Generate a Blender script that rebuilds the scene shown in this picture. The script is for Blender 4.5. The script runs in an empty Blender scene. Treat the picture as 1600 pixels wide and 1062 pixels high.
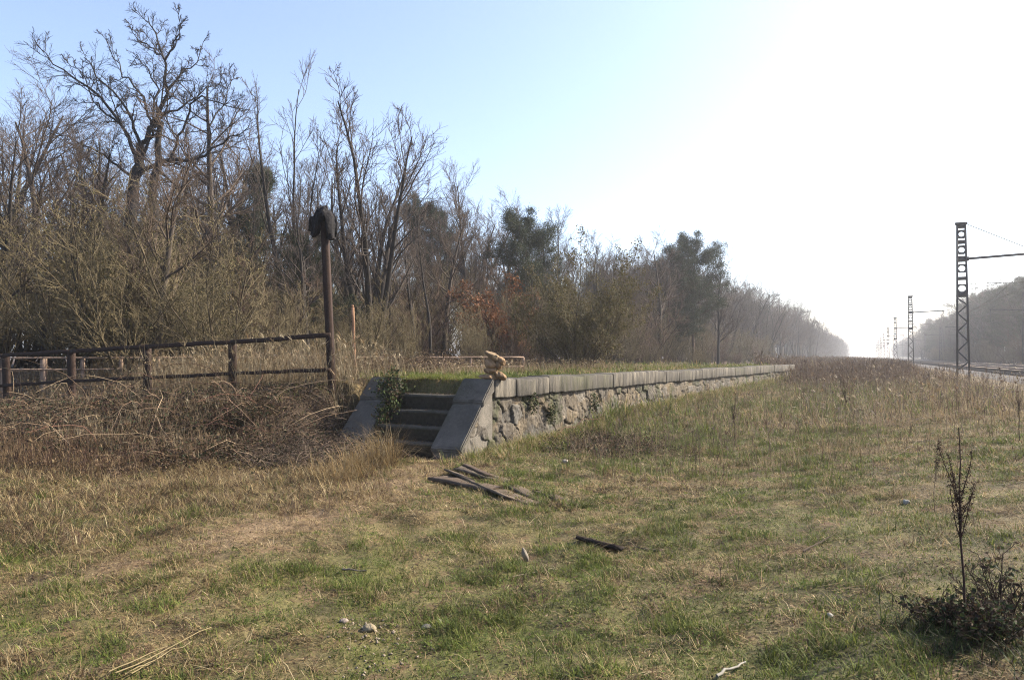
import bpy, math, random
import numpy as np
from mathutils import Vector, Matrix

# ------------------------------------------------------------------ camera, sky, sun, exposure
sc = bpy.context.scene
C = sc.collection
EYE = 1.6
F = 1150.0                       # focal length in photo pixels (photo is 1600 x 1062)
HOR = 558.0                      # photo row of the horizon
cam_d = bpy.data.cameras.new('camera'); cam = bpy.data.objects.new('camera', cam_d); C.objects.link(cam)
cam_d.sensor_width = 36.0; cam_d.lens = F / 1600 * 36.0
cam_d.clip_start = 0.1; cam_d.clip_end = 5000
PITCH = math.atan((HOR - 531.0) / F)
cam.location = (0, 0, EYE); cam.rotation_euler = (math.pi / 2 + PITCH, 0, 0)
sc.camera = cam

SUN_AZ, SUN_EL = 74.0, 37.0      # azimuth clockwise from the view direction
world = bpy.data.worlds.new('World'); sc.world = world; world.use_nodes = True
wn = world.node_tree.nodes; wl = world.node_tree.links; wn.clear()
sky = wn.new('ShaderNodeTexSky'); sky.sky_type = 'NISHITA'; sky.sun_disc = False
sky.sun_elevation = math.radians(SUN_EL); sky.sun_rotation = math.radians(SUN_AZ)
sky.air_density = 1.0; sky.dust_density = 2.2; sky.ozone_density = 1.6; sky.altitude = 100
bg = wn.new('ShaderNodeBackground'); bg.inputs['Strength'].default_value = 0.115
wo = wn.new('ShaderNodeOutputWorld')
hs = wn.new('ShaderNodeHueSaturation'); hs.inputs['Saturation'].default_value = 0.90
wl.new(sky.outputs[0], hs.inputs['Color']); tm = wn.new('ShaderNodeVectorMath'); tm.operation = 'MULTIPLY'; tm.inputs[1].default_value = (0.99, 0.98, 1.04)
wl.new(hs.outputs[0], tm.inputs[0]); wl.new(tm.outputs[0], bg.inputs[0]); wl.new(bg.outputs[0], wo.inputs[0])

sd = bpy.data.lights.new('sun', 'SUN'); sd.energy = 5.0; sd.angle = math.radians(0.6); sd.color = (1.0, 0.90, 0.74)
sun = bpy.data.objects.new('sun', sd); C.objects.link(sun)
a, e = math.radians(SUN_AZ), math.radians(SUN_EL)
to_sun = Vector((math.sin(a) * math.cos(e), math.cos(a) * math.cos(e), math.sin(e)))
sun.rotation_euler = to_sun.to_track_quat('Z', 'Y').to_euler()
sun.location = to_sun * 100

sc.view_settings.view_transform = 'Standard'; sc.view_settings.look = 'None'
sc.view_settings.exposure = 1.47; sc.view_settings.gamma = 1.0
sc.cycles.max_bounces = 5; sc.cycles.diffuse_bounces = 2; sc.cycles.transmission_bounces = 3
sc.cycles.volume_bounces = 0; sc.cycles.use_denoising = True; sc.cycles.filter_width = 1.1
try: sc.cycles.denoising_prefilter = 'NONE'
except Exception: pass

# ------------------------------------------------------------------ helpers
R = np.random.RandomState(11)

def at(px, py, D):
    """3-D point seen at photo pixel (px, py), D metres ahead (measured along +Y)."""
    cx, cz = (px - 800) / F, (531 - py) / F
    c, s = math.cos(PITCH), math.sin(PITCH)
    d = np.array([cx, c - s * cz, s + c * cz]); d = d / d[1]
    return np.array([0, 0, EYE]) + d * D

def on_ground(px, py, z0=0.0):
    """ground point seen at the pixel (iterating over the terrain height)."""
    z = z0
    for _ in range(12):
        d = at(px, py, 1.0) - np.array([0, 0, EYE])
        D = (z - EYE) / d[2] if d[2] < -1e-4 else 60
        p = np.array([0, 0, EYE]) + d * D
        z = 0.5 * z + 0.5 * float(H(p[0], p[1]))
    return np.array([p[0], p[1], float(H(p[0], p[1]))])

def _hash(ix, iy, seed):
    h = (ix.astype(np.int64) * 374761393 + iy.astype(np.int64) * 668265263 + seed * 1274126177) & 0xffffffff
    h = ((h ^ (h >> 13)) * 1274126177) & 0xffffffff
    return ((h ^ (h >> 16)) & 0xffff) / 65535.0

def vnoise(x, y, seed=0):
    x = np.asarray(x, float); y = np.asarray(y, float)
    ix = np.floor(x); iy = np.floor(y); fx = x - ix; fy = y - iy
    fx = fx * fx * (3 - 2 * fx); fy = fy * fy * (3 - 2 * fy)
    ix = ix.astype(np.int64); iy = iy.astype(np.int64)
    a = _hash(ix, iy, seed); b = _hash(ix + 1, iy, seed); c = _hash(ix, iy + 1, seed); d = _hash(ix + 1, iy + 1, seed)
    return (a * (1 - fx) + b * fx) * (1 - fy) + (c * (1 - fx) + d * fx) * fy

def fbm(x, y, seed=0, o=4):
    v = 0; amp = 0.5; t = 0
    for k in range(o):
        v = v + amp * vnoise(x * 2 ** k + 17 * k, y * 2 ** k - 9 * k, seed + k); t += amp; amp *= 0.5
    return v / t

def ss(a, b, x):
    t = np.clip((np.asarray(x, float) - a) / (b - a), 0, 1); return t * t * (3 - 2 * t)

# platform frame: T is the top corner of the near end, U runs along the platform, N points to the tracks
T = np.array([-0.337, 12.48]); U = np.array([0.495, 0.869]); N = np.array([0.869, -0.495])
PT = 1.22                         # platform height
W1, W2, W3 = 0.57, 1.97, 2.62     # cheek / stair / cheek widths
PLEN = 31.5
TR = np.array([0.4346, 0.9006]); TN = np.array([0.9006, -0.4346])  # track direction and its right hand
M0 = np.array([23.1, 37.7])       # foot of nearest mast
FA = np.array([-3.37, 13.6]); FB = np.array([-11.5, 16.7])         # near fence line

def st(x, y):
    dx = x - T[0]; dy = y - T[1]
    return dx * U[0] + dy * U[1], dx * N[0] + dy * N[1]

def uv(s, t, z=0.0):
    return np.array([T[0] + U[0] * s + N[0] * t, T[1] + U[1] * s + N[1] * t, z])

def tp(x, y):
    """signed distance right of the mast line"""
    return (x - M0[0]) * TN[0] + (y - M0[1]) * TN[1]

def H(x, y):
    x = np.asarray(x, float); y = np.asarray(y, float)
    s, t = st(x, y)
    z = 0.07 * (fbm(x * 0.5, y * 0.5, 3) - 0.5) * 2 + 0.05 * (fbm(x * 2.3, y * 2.3, 7) - 0.5) * 2 + 0.035 * (fbm(x * 5.5, y * 5.5, 9, 3) - 0.5) * 2
    z = z * ss(0, 3, np.hypot(x, y))
    # field climbs a little along the wall and towards the line
    z = z + 0.24 * ss(1.0, 7.0, s + 0.15 * t) * ss(14, 0, t) + 0.25 * ss(12, 40, y)
    z = z - 0.06 * np.exp(-((s + 1.3) ** 2 + (t + 1.3) ** 2) / 1.2)
    p = tp(x, y)
    # track bed
    bed = 0.55
    z = z + (bed - z) * ss(-7, -1.5, p) * ss(26, 17, p)
    z = z + (0.9 - z) * ss(17, 24, p)
    # bank carrying the near fence
    fd = (FB - FA) / np.linalg.norm(FB - FA); fn = np.array([fd[1], -fd[0]])
    if fn[1] > 0: fn = -fn
    al = (x - FA[0]) * fd[0] + (y - FA[1]) * fd[1]
    d = (x - FA[0]) * fn[0] + (y - FA[1]) * fn[1]
    zf = 1.12 - 0.075 * np.clip(al, -0.5, 10)
    bank = zf * ss(3.4, 0.0, d) * ss(-0.7, 0.2, al + 0.25 * d + 0.0)
    cheek = PT - 0.10 + np.minimum(s, 0.0) * 1.085
    bank = np.minimum(bank, np.maximum(cheek + 0.12 + 1.6 * np.maximum(0, -W3 + 0.35 - t), 0.0))
    bank = bank * (1 - ss(-0.6, -1.1, s) * (1 - ss(-W3 + 0.1, -W3 - 0.9, t)))
    bump = 0.10 * (fbm(x * 1.7, y * 1.7, 23) - 0.5)
    bank = np.where(bank > 0.02, bank + bump, bank)
    # platform plateau, behind the wall
    plat = (PT - 0.03 + 0.05 * (fbm(x * 1.3, y * 1.3, 31) - 0.5)) + 0.02 * ss(-3, -8, t)
    kk = np.clip((-W3 - 0.2 - t) / 1.5, 0, 1)
    inside = ss(-0.12, -0.3, t) * (ss(0.10, 0.24, s) * (1 - kk) + ss(0.1, 2.8, -d) * kk)
    beyond = ss(PLEN, PLEN - 0.5, s) + 0.55 * ss(PLEN - 0.5, PLEN + 0.5, s) * ss(-0.1, -6, t)
    left = ss(-W3 + 0.08, -W3 - 0.3, t) * ss(-1.2, 0.2, s)
    zlo = np.where(t < -W3, np.maximum(z, zf * ss(-0.9, -0.2, al) * ss(0.1, -0.3, d)), z)
    zz = zlo + (plat - zlo) * inside * np.clip(beyond, 0, 1)
    zz = np.where((t < -W3 + 0.1), np.maximum(zz, np.where(d > -0.3, bank, np.maximum(bank, (zf) * ss(-0.9, -0.2, al)))), zz)
    # under the stairs
    stair = (s > -1.0) & (s < 0.12) & (t < -0.15) & (t > -W3 + 0.25)
    zz = np.where(stair, np.minimum(zz, -0.03), zz)
    return zz

def tag(o, label=None, cat=None, group=None, kind=None):
    if label: o['label'] = label
    if cat: o['category'] = cat
    if group: o['group'] = group
    if kind: o['kind'] = kind
    return o

def empty(name, loc=(0, 0, 0), rz=0.0, label=None, cat=None, group=None):
    o = bpy.data.objects.new(name, None); C.objects.link(o)
    o.location = tuple(float(v) for v in loc); o.rotation_euler = (0, 0, rz); o.empty_display_size = 0.3
    return tag(o, label, cat, group)

def copy_tree(o, parent=None):
    c = o.copy(); C.objects.link(c); c.parent = parent
    for ch in list(o.children): copy_tree(ch, c)
    return c

def mesh_np(name, V, tris=None, quads=None, col=None, mat=None, parent=None, smooth=False):
    me = bpy.data.meshes.new(name)
    V = np.asarray(V, np.float32)
    nt = 0 if tris is None else len(tris); nq = 0 if quads is None else len(quads)
    me.vertices.add(len(V)); me.vertices.foreach_set('co', V.ravel())
    loops = []
    if nt: loops.append(np.asarray(tris, np.int32).ravel())
    if nq: loops.append(np.asarray(quads, np.int32).ravel())
    L = np.concatenate(loops)
    me.loops.add(len(L)); me.loops.foreach_set('vertex_index', L)
    me.polygons.add(nt + nq)
    tot = np.concatenate([np.full(nt, 3, np.int32), np.full(nq, 4, np.int32)])
    start = np.concatenate([[0], np.cumsum(tot)[:-1]]).astype(np.int32)
    me.polygons.foreach_set('loop_start', start)
    try: me.polygons.foreach_set('loop_total', tot)
    except Exception: pass
    if smooth: me.polygons.foreach_set('use_smooth', np.ones(nt + nq, bool))
    if col is not None:
        at_ = me.color_attributes.new('Col', 'FLOAT_COLOR', 'POINT')
        c4 = np.ones((len(V), 4), np.float32); c4[:, :3] = col
        at_.data.foreach_set('color', c4.ravel())
    me.update(calc_edges=True); me.validate()
    o = bpy.data.objects.new(name, me); C.objects.link(o)
    if mat: me.materials.append(mat)
    if parent is not None: o.parent = parent
    return o

class MB:
    """collects simple shapes into one mesh"""
    def __init__(s): s.V = []; s.T = []; s.Q = []; s.K = []; s.n = 0
    def add(s, V, tris=(), quads=(), col=(1, 1, 1)):
        V = np.asarray(V, float).reshape(-1, 3)
        if len(tris): s.T.append(np.asarray(tris, int) + s.n)
        if len(quads): s.Q.append(np.asarray(quads, int) + s.n)
        c = np.asarray(col, float)
        s.K.append(np.tile(c, (len(V), 1)) if c.ndim == 1 else c)
        s.V.append(V); s.n += len(V)
    def box(s, c, size, M=None, col=(1, 1, 1), jit=0.0, bev=0.0):
        hx, hy, hz = [v / 2 for v in size]
        if bev > 0:
            pts = []; b = bev
            for z, ins in ((-hz, b), (-hz + b, 0), (hz - b, 0), (hz, b)):
                for sx, sy in ((-1, -1), (1, -1), (1, 1), (-1, 1)):
                    pts += [(sx * (hx - ins) - 0 * sx, sy * (hy - ins - (b if False else 0)), z)]
            P = np.array(pts, float); q = [(3, 2, 1, 0), (12, 13, 14, 15)]
            for k in range(3):
                for i in range(4):
                    j = (i + 1) % 4; q.append((k * 4 + i, k * 4 + j, k * 4 + 4 + j, k * 4 + 4 + i))
        else:
            P = np.array([(x * hx, y * hy, z * hz) for z in (-1, 1) for x, y in ((-1, -1), (1, -1), (1, 1), (-1, 1))], float)
            q = [(3, 2, 1, 0), (4, 5, 6, 7), (0, 1, 5, 4), (1, 2, 6, 5), (2, 3, 7, 6), (3, 0, 4, 7)]
        if jit: P = P + R.uniform(-jit, jit, P.shape)
        if M is not None: P = P @ np.asarray(M, float).T
        s.add(P + np.asarray(c, float), quads=q, col=col)
    def bar(s, a, b, w, h=None, up=(0, 0, 1), col=(1, 1, 1), ends=1.0, segs=1, wob=0.0):
        """beam from a to b"""
        a = np.asarray(a, float); b = np.asarray(b, float); h = h or w
        d = b - a; L = np.linalg.norm(d); d /= L
        up = np.asarray(up, float)
        if abs(np.dot(up, d)) > 0.99: up = np.array([0, 1.0, 0])
        r = np.cross(d, up); r /= np.linalg.norm(r); u = np.cross(r, d)
        V = []; q = []
        for k in range(segs + 1):
            f = k / segs; p = a + d * L * f
            if wob and 0 < k < segs: p = p + R.uniform(-wob, wob, 3)
            sc_ = 1 + (ends - 1) * f
            for sx, sy in ((-1, -1), (1, -1), (1, 1), (-1, 1)):
                V.append(p + r * sx * w / 2 * sc_ + u * sy * h / 2 * sc_)
        for k in range(segs):
            for i in range(4):
                j = (i + 1) % 4; q.append((k * 4 + i, k * 4 + j, k * 4 + 4 + j, k * 4 + 4 + i))
        q.append((3, 2, 1, 0)); n = segs * 4; q.append((n, n + 1, n + 2, n + 3))
        s.add(V, quads=q, col=col)
    def build(s, name, mat, parent=None, smooth=False):
        return mesh_np(name, np.concatenate(s.V), np.concatenate(s.T) if s.T else None, np.concatenate(s.Q) if s.Q else None,
                       np.concatenate(s.K), mat, parent, smooth)

def tubes(P, rad, sides=3):
    """P (n, m, 3) polylines, rad (n, m) -> verts, quads"""
    P = np.asarray(P, float); rad = np.asarray(rad, float)
    n, m, _ = P.shape
    t = np.empty_like(P); t[:, 1:-1] = P[:, 2:] - P[:, :-2]; t[:, 0] = P[:, 1] - P[:, 0]; t[:, -1] = P[:, -1] - P[:, -2]
    t /= np.linalg.norm(t, axis=2, keepdims=True) + 1e-9
    mean = t.mean(axis=1); ref = np.where(np.abs(mean[:, 2:3]) > 0.8, np.array([[1.0, 0.1, 0]]), np.array([[0.1, 0, 1.0]]))
    ref = np.repeat(ref[:, None, :], m, axis=1)
    a_ = np.cross(t, ref); a_ /= np.linalg.norm(a_, axis=2, keepdims=True) + 1e-9
    b_ = np.cross(t, a_)
    ang = np.arange(sides) * 2 * math.pi / sides
    V = P[:, :, None, :] + rad[:, :, None, None] * (a_[:, :, None, :] * np.cos(ang)[None, None, :, None] + b_[:, :, None, :] * np.sin(ang)[None, None, :, None])
    idx = np.arange(n * m * sides).reshape(n, m, sides)
    q = np.stack([idx[:, :-1], np.roll(idx[:, :-1], -1, 2), np.roll(idx[:, 1:], -1, 2), idx[:, 1:]], -1).reshape(-1, 4)
    return V.reshape(-1, 3), q

def branches_mesh(name, levels, mat, parent=None, cols=None, smooth=True):
    """levels: list of (list_of_pts, list_of_rad, sides); lists may hold different point counts"""
    VV = []; QQ = []; KK = []; n = 0
    for li, (pl, rl, sides) in enumerate(levels):
        by = {}
        for p, r in zip(pl, rl): by.setdefault(len(p), []).append((p, r))
        for m, it in by.items():
            V, q = tubes(np.array([i[0] for i in it]), np.array([i[1] for i in it]), sides)
            VV.append(V); QQ.append(q + n); n += len(V)
            c = cols[min(li, len(cols) - 1)] if cols else (1, 1, 1)
            KK.append(np.tile(np.array(c, float), (len(V), 1)))
    return mesh_np(name, np.concatenate(VV), None, np.concatenate(QQ), np.concatenate(KK), mat, parent, smooth)

def blades(P, h, w, az, lean, curl, col, tipcol=None):
    """grass blades: 5 verts, 3 tris each"""
    n = len(P); P = np.asarray(P, float)
    h = np.broadcast_to(h, n); w = np.broadcast_to(w, n); lean = np.broadcast_to(lean, n); curl = np.broadcast_to(curl, n)
    dx = np.cos(az); dy = np.sin(az); z0 = np.zeros(n)
    side = np.stack([-dy, dx, z0], 1)
    def pt(f):
        ang = lean + curl * f
        return P + np.stack([dx * h * f * np.sin(ang), dy * h * f * np.sin(ang), h * f * np.cos(ang)], 1)
    m = pt(0.55); tp_ = pt(1.0)
    V = np.stack([P - side * w[:, None] / 2, P + side * w[:, None] / 2, m - side * w[:, None] * 0.4, m + side * w[:, None] * 0.4, tp_], 1)
    b = np.arange(n)[:, None] * 5
    tr = np.concatenate([b + [0, 1, 3], b + [0, 3, 2], b + [2, 3, 4]], 1).reshape(-1, 3)
    K = np.repeat(col[:, None, :], 5, axis=1)
    if tipcol is not None: K[:, 4] = tipcol
    return V.reshape(-1, 3), tr, K.reshape(-1, 3)

def pick(cols, probs, n):
    c = np.array(cols)[R.choice(len(cols), n, p=np.array(probs) / np.sum(probs))]
    return c * R.uniform(0.7, 1.3, (n, 1))

# ------------------------------------------------------------------ materials
def mat(name, base=(0.5, 0.5, 0.5), rough=0.85, attr=True, nscale=8.0, namp=0.35, transl=0.0, bump=0.0, bscale=30.0, spec=0.2, second=None, sscale=3.0, sthr=(0.5, 0.6), metal=0.0, coords='Object', stretch=None):
    m = bpy.data.materials.new(name); m.use_nodes = True
    nt = m.node_tree; nd = nt.nodes; ln = nt.links; nd.clear()
    out = nd.new('ShaderNodeOutputMaterial'); bs = nd.new('ShaderNodeBsdfPrincipled')
    bs.inputs['Roughness'].default_value = rough; bs.inputs['Metallic'].default_value = metal
    bs.inputs['Specular IOR Level'].default_value = spec
    tc = nd.new('ShaderNodeTexCoord'); vec = tc.outputs[coords]
    if stretch:
        mp = nd.new('ShaderNodeMapping'); mp.inputs['Scale'].default_value = stretch; ln.new(vec, mp.inputs[0]); vec = mp.outputs[0]
    if attr:
        at_ = nd.new('ShaderNodeVertexColor'); at_.layer_name = 'Col'
        mul0 = nd.new('ShaderNodeMix'); mul0.data_type = 'RGBA'; mul0.blend_type = 'MULTIPLY'; mul0.inputs[0].default_value = 1
        mul0.inputs[7].default_value = (*base, 1); ln.new(at_.outputs[0], mul0.inputs[6]); col = mul0.outputs[2]
    else:
        rgb = nd.new('ShaderNodeRGB'); rgb.outputs[0].default_value = (*base, 1); col = rgb.outputs[0]
    if second is not None:
        n2 = nd.new('ShaderNodeTexNoise'); n2.inputs['Scale'].default_value = sscale; n2.inputs['Detail'].default_value = 8; n2.inputs['Roughness'].default_value = 0.65
        ln.new(vec, n2.inputs[0])
        mr2 = nd.new('ShaderNodeMapRange'); mr2.inputs[1].default_value = sthr[0]; mr2.inputs[2].default_value = sthr[1]; ln.new(n2.outputs[0], mr2.inputs[0])
        mx = nd.new('ShaderNodeMix'); mx.data_type = 'RGBA'; ln.new(mr2.outputs[0], mx.inputs[0]); ln.new(col, mx.inputs[6]); mx.inputs[7].default_value = (*second, 1)
        col = mx.outputs[2]
    if namp > 0:
        nz = nd.new('ShaderNodeTexNoise'); nz.inputs['Scale'].default_value = nscale; nz.inputs['Detail'].default_value = 6; nz.inputs['Roughness'].default_value = 0.7
        ln.new(vec, nz.inputs[0])
        mr = nd.new('ShaderNodeMapRange'); mr.inputs[1].default_value = 0.25; mr.inputs[2].default_value = 0.75
        mr.inputs[3].default_value = 1 - namp; mr.inputs[4].default_value = 1 + namp; ln.new(nz.outputs[0], mr.inputs[0])
        vm = nd.new('ShaderNodeVectorMath'); vm.operation = 'SCALE'; ln.new(col, vm.inputs[0]); ln.new(mr.outputs[0], vm.inputs['Scale']); col = vm.outputs[0]
    ln.new(col, bs.inputs['Base Color'])
    if bump > 0:
        nb = nd.new('ShaderNodeTexNoise'); nb.inputs['Scale'].default_value = bscale; nb.inputs['Detail'].default_value = 8; ln.new(vec, nb.inputs[0])
        bp = nd.new('ShaderNodeBump'); bp.inputs['Strength'].default_value = bump; bp.inputs['Distance'].default_value = 0.02
        ln.new(nb.outputs[0], bp.inputs['Height']); ln.new(bp.outputs[0], bs.inputs['Normal'])
    sh = bs.outputs[0]
    if transl > 0:
        tl = nd.new('ShaderNodeBsdfTranslucent'); ln.new(col, tl.inputs[0])
        ms = nd.new('ShaderNodeMixShader'); ms.inputs[0].default_value = transl; ln.new(sh, ms.inputs[1]); ln.new(tl.outputs[0], ms.inputs[2]); sh = ms.outputs[0]
    ln.new(sh, out.inputs[0])
    return m

M_ground = mat('soil_and_moss', nscale=34, namp=0.65, bump=1.0, bscale=22, second=(0.10, 0.062, 0.035), sscale=2.6, sthr=(0.52, 0.68))
M_grass = mat('grass_blades', nscale=1.2, namp=0.25, transl=0.35, rough=0.7)
M_leaf = mat('dead_leaves', nscale=3, namp=0.3, transl=0.25, rough=0.8)
M_cane = mat('bramble_canes', nscale=6, namp=0.4)
M_bark = mat('bark', nscale=5, namp=0.45, bump=0.8, bscale=20, stretch=(1, 1, 0.25))
M_twig = mat('twigs', nscale=2, namp=0.25)
M_needle = mat('pine_needles', nscale=1.2, namp=0.35, transl=0.15, rough=0.7)
M_stone = mat('weathered_wall_stone', nscale=14, namp=0.4, bump=0.8, bscale=40, second=(0.07, 0.06, 0.048), sscale=4.0, sthr=(0.45, 0.62), stretch=(1.6, 1.6, 0.4))
M_slab = mat('lichened_concrete', nscale=20, namp=0.3, bump=0.5, bscale=60, second=(0.075, 0.068, 0.055), sscale=5.0, sthr=(0.48, 0.68))
M_cope = mat('streaked_coping', nscale=9, namp=0.55, bump=1.0, bscale=30, second=(0.06, 0.054, 0.045), sscale=3.2, sthr=(0.43, 0.60), stretch=(3.0, 3.0, 0.45))
M_step = mat('mossy_step', nscale=16, namp=0.4, bump=0.6, bscale=50, second=(0.045, 0.042, 0.03), sscale=7.0, sthr=(0.45, 0.6))
M_iron = mat('rusted_iron', base=(0.032, 0.02, 0.015), attr=False, nscale=25, namp=0.5, bump=0.5, bscale=80, second=(0.075, 0.035, 0.018), sscale=12, sthr=(0.6, 0.75), rough=0.9)
M_conc = mat('reddish_concrete', base=(0.24, 0.17, 0.125), attr=False, nscale=20, namp=0.3, bump=0.3)
M_steel = mat('mast_steel', base=(0.035, 0.035, 0.038), attr=False, nscale=8, namp=0.35, rough=0.7, spec=0.3)
M_rail = mat('rail_steel', base=(0.16, 0.13, 0.11), attr=False, nscale=5, namp=0.2, rough=0.35, metal=0.7)
M_ballast = mat('ballast', base=(0.085, 0.075, 0.065), attr=False, nscale=25, namp=0.5, bump=1.0, bscale=40)
M_wood = mat('rotten_timber', nscale=10, namp=0.6, bump=1.0, bscale=30, stretch=(0.35, 5, 3), second=(0.07, 0.05, 0.035), sscale=9, sthr=(0.5, 0.62))
M_rock = mat('limestone', nscale=14, namp=0.3, bump=0.7, bscale=30)
M_hood = mat('black_rag', base=(0.012, 0.011, 0.012), attr=False, nscale=10, namp=0.5, bump=0.8, bscale=25, rough=0.9)

# ------------------------------------------------------------------ ground
def axis(lo, hi, f0, f1, step, far):
    mid = list(np.arange(f0, f1 + 1e-6, step))
    a_ = [f0]; d = step
    while a_[-1] > lo: d *= 1.14; a_.append(a_[-1] - min(d, far))
    b_ = [mid[-1]]; d = step
    while b_[-1] < hi: d *= 1.14; b_.append(b_[-1] + min(d, far))
    return np.array(a_[:0:-1] + mid + b_[1:])
gx = axis(-420, 700, -13, 20, 0.09, 40); gy = axis(-60, 900, 2.5, 30, 0.09, 40)
GX, GY = np.meshgrid(gx, gy); GZ = H(GX, GY)

def path_at(x, y):
    pc = -1.4 - 0.3 * (10.1 - y)
    return np.exp(-((x - pc) / (0.5 + 0.25 * fbm(x, y, 49))) ** 2) * ss(4.6, 6.2, y) * ss(11.8, 11.0, y)

def green_at(x, y):
    """how green the turf is, 0..1"""
    g = fbm(x * 0.55, y * 0.55, 41, 4) * 0.75 + fbm(x * 2.6, y * 2.6, 47, 3) * 0.6 - 0.16
    g = g + 0.16 * ss(1.5, 4, x) * ss(12, 6, y) + 0.12 * ss(7, 4, y)
    s, t = st(x, y)
    g = g + 0.22 * ss(4.0, 0.4, t) * ss(-0.5, 1.5, s) * ss(9, 3, s)     # fresh grass along the wall foot
    g = g - 0.20 * ss(-1.0, -3.5, x) * ss(6.5, 8.5, y) * ss(0.4, -0.1, t) # straw below the bank
    # trodden path to the stairs
    pc = -1.4 - 0.3 * (10.1 - y)
    g = g - 0.45 * path_at(x, y)
    g = g + 0.25 * ss(-0.3, -1.5, t) * ss(0.3, 1.0, s) * ss(3.5, 1.5, s)                    # mossy platform top
    g = g - 0.35 * ss(-6, -1, tp(x, y))
    return np.clip(g, 0, 1)
gg = green_at(GX, GY)[..., None]
cg = (0.15 + 1.7 * fbm(GX * 4.1, GY * 4.1, 177, 3))[..., None] * (np.array([0.105, 0.11, 0.03]) * gg + np.array([0.235, 0.165, 0.085]) * (1 - gg))
pp_ = path_at(GX, GY)[..., None] * 0.8; cg = cg * (1 - pp_) + np.array([0.30, 0.21, 0.13]) * pp_
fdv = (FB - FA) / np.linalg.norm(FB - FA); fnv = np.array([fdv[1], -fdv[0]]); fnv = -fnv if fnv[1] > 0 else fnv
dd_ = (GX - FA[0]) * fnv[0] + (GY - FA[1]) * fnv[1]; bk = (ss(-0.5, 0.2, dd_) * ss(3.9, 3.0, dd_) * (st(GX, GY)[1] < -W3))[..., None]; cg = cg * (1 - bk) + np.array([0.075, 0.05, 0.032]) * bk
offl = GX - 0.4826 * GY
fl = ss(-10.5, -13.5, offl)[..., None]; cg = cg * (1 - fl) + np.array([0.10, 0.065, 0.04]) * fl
pr = ss(16, 18, tp(GX, GY))[..., None]; cg = cg * (1 - pr) + np.array([0.16, 0.12, 0.07]) * pr
ny, nx = GX.shape
idx = np.arange(nx * ny).reshape(ny, nx)
q = np.stack([idx[:-1, :-1], idx[:-1, 1:], idx[1:, 1:], idx[1:, :-1]], -1).reshape(-1, 4)
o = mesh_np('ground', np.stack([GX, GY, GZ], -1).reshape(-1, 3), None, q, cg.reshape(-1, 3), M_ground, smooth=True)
tag(o, kind='structure')

# ------------------------------------------------------------------ tree generators
def rotate_about(v, ax, ang):
    c, s = math.cos(ang), math.sin(ang)
    return v * c + np.cross(ax, v) * s + ax * np.dot(ax, v) * (1 - c)

def perp(v, rng):
    r = rng.normal(size=3); r -= v * np.dot(r, v); return r / (np.linalg.norm(r) + 1e-9)

def path(rng, p, d, L, m, wob, trop):
    pts = [p]; step = L / (m - 1)
    for _ in range(m - 1):
        d = d + rng.normal(size=3) * wob + np.array([0, 0, trop]); d = d / np.linalg.norm(d)
        pts.append(pts[-1] + d * step)
    return np.array(pts)

def spawn(rng, parents, radii, n, f0, lenr, ang, m, wob, trop, rr, minr, taper=0.35, plen=None):
    """side branches on every parent polyline"""
    out = []; rad = []
    for P, r in zip(parents, radii):
        L = np.linalg.norm(np.diff(P, axis=0), axis=1).sum()
        k = n if np.isscalar(n) else rng.randint(n[0], n[1] + 1)
        for i in range(k):
            f = f0 + (1 - f0) * (i + rng.rand()) / k
            f = min(f, 0.985); x = f * (len(P) - 1); j = int(x); w = x - j
            p = P[j] * (1 - w) + P[j + 1] * w; d = P[j + 1] - P[j]; d = d / np.linalg.norm(d)
            c = rotate_about(d, perp(d, rng), ang * rng.uniform(0.7, 1.3))
            ll = L * lenr * rng.uniform(0.6, 1.25) * (1.15 - 0.6 * f)
            r0 = max((r[j] * (1 - w) + r[j + 1] * w) * rr, minr)
            out.append(path(rng, p, c, ll, m, wob, trop)); rad.append(np.linspace(r0, max(r0 * taper, minr * 0.6), m))
    return out, rad

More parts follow.
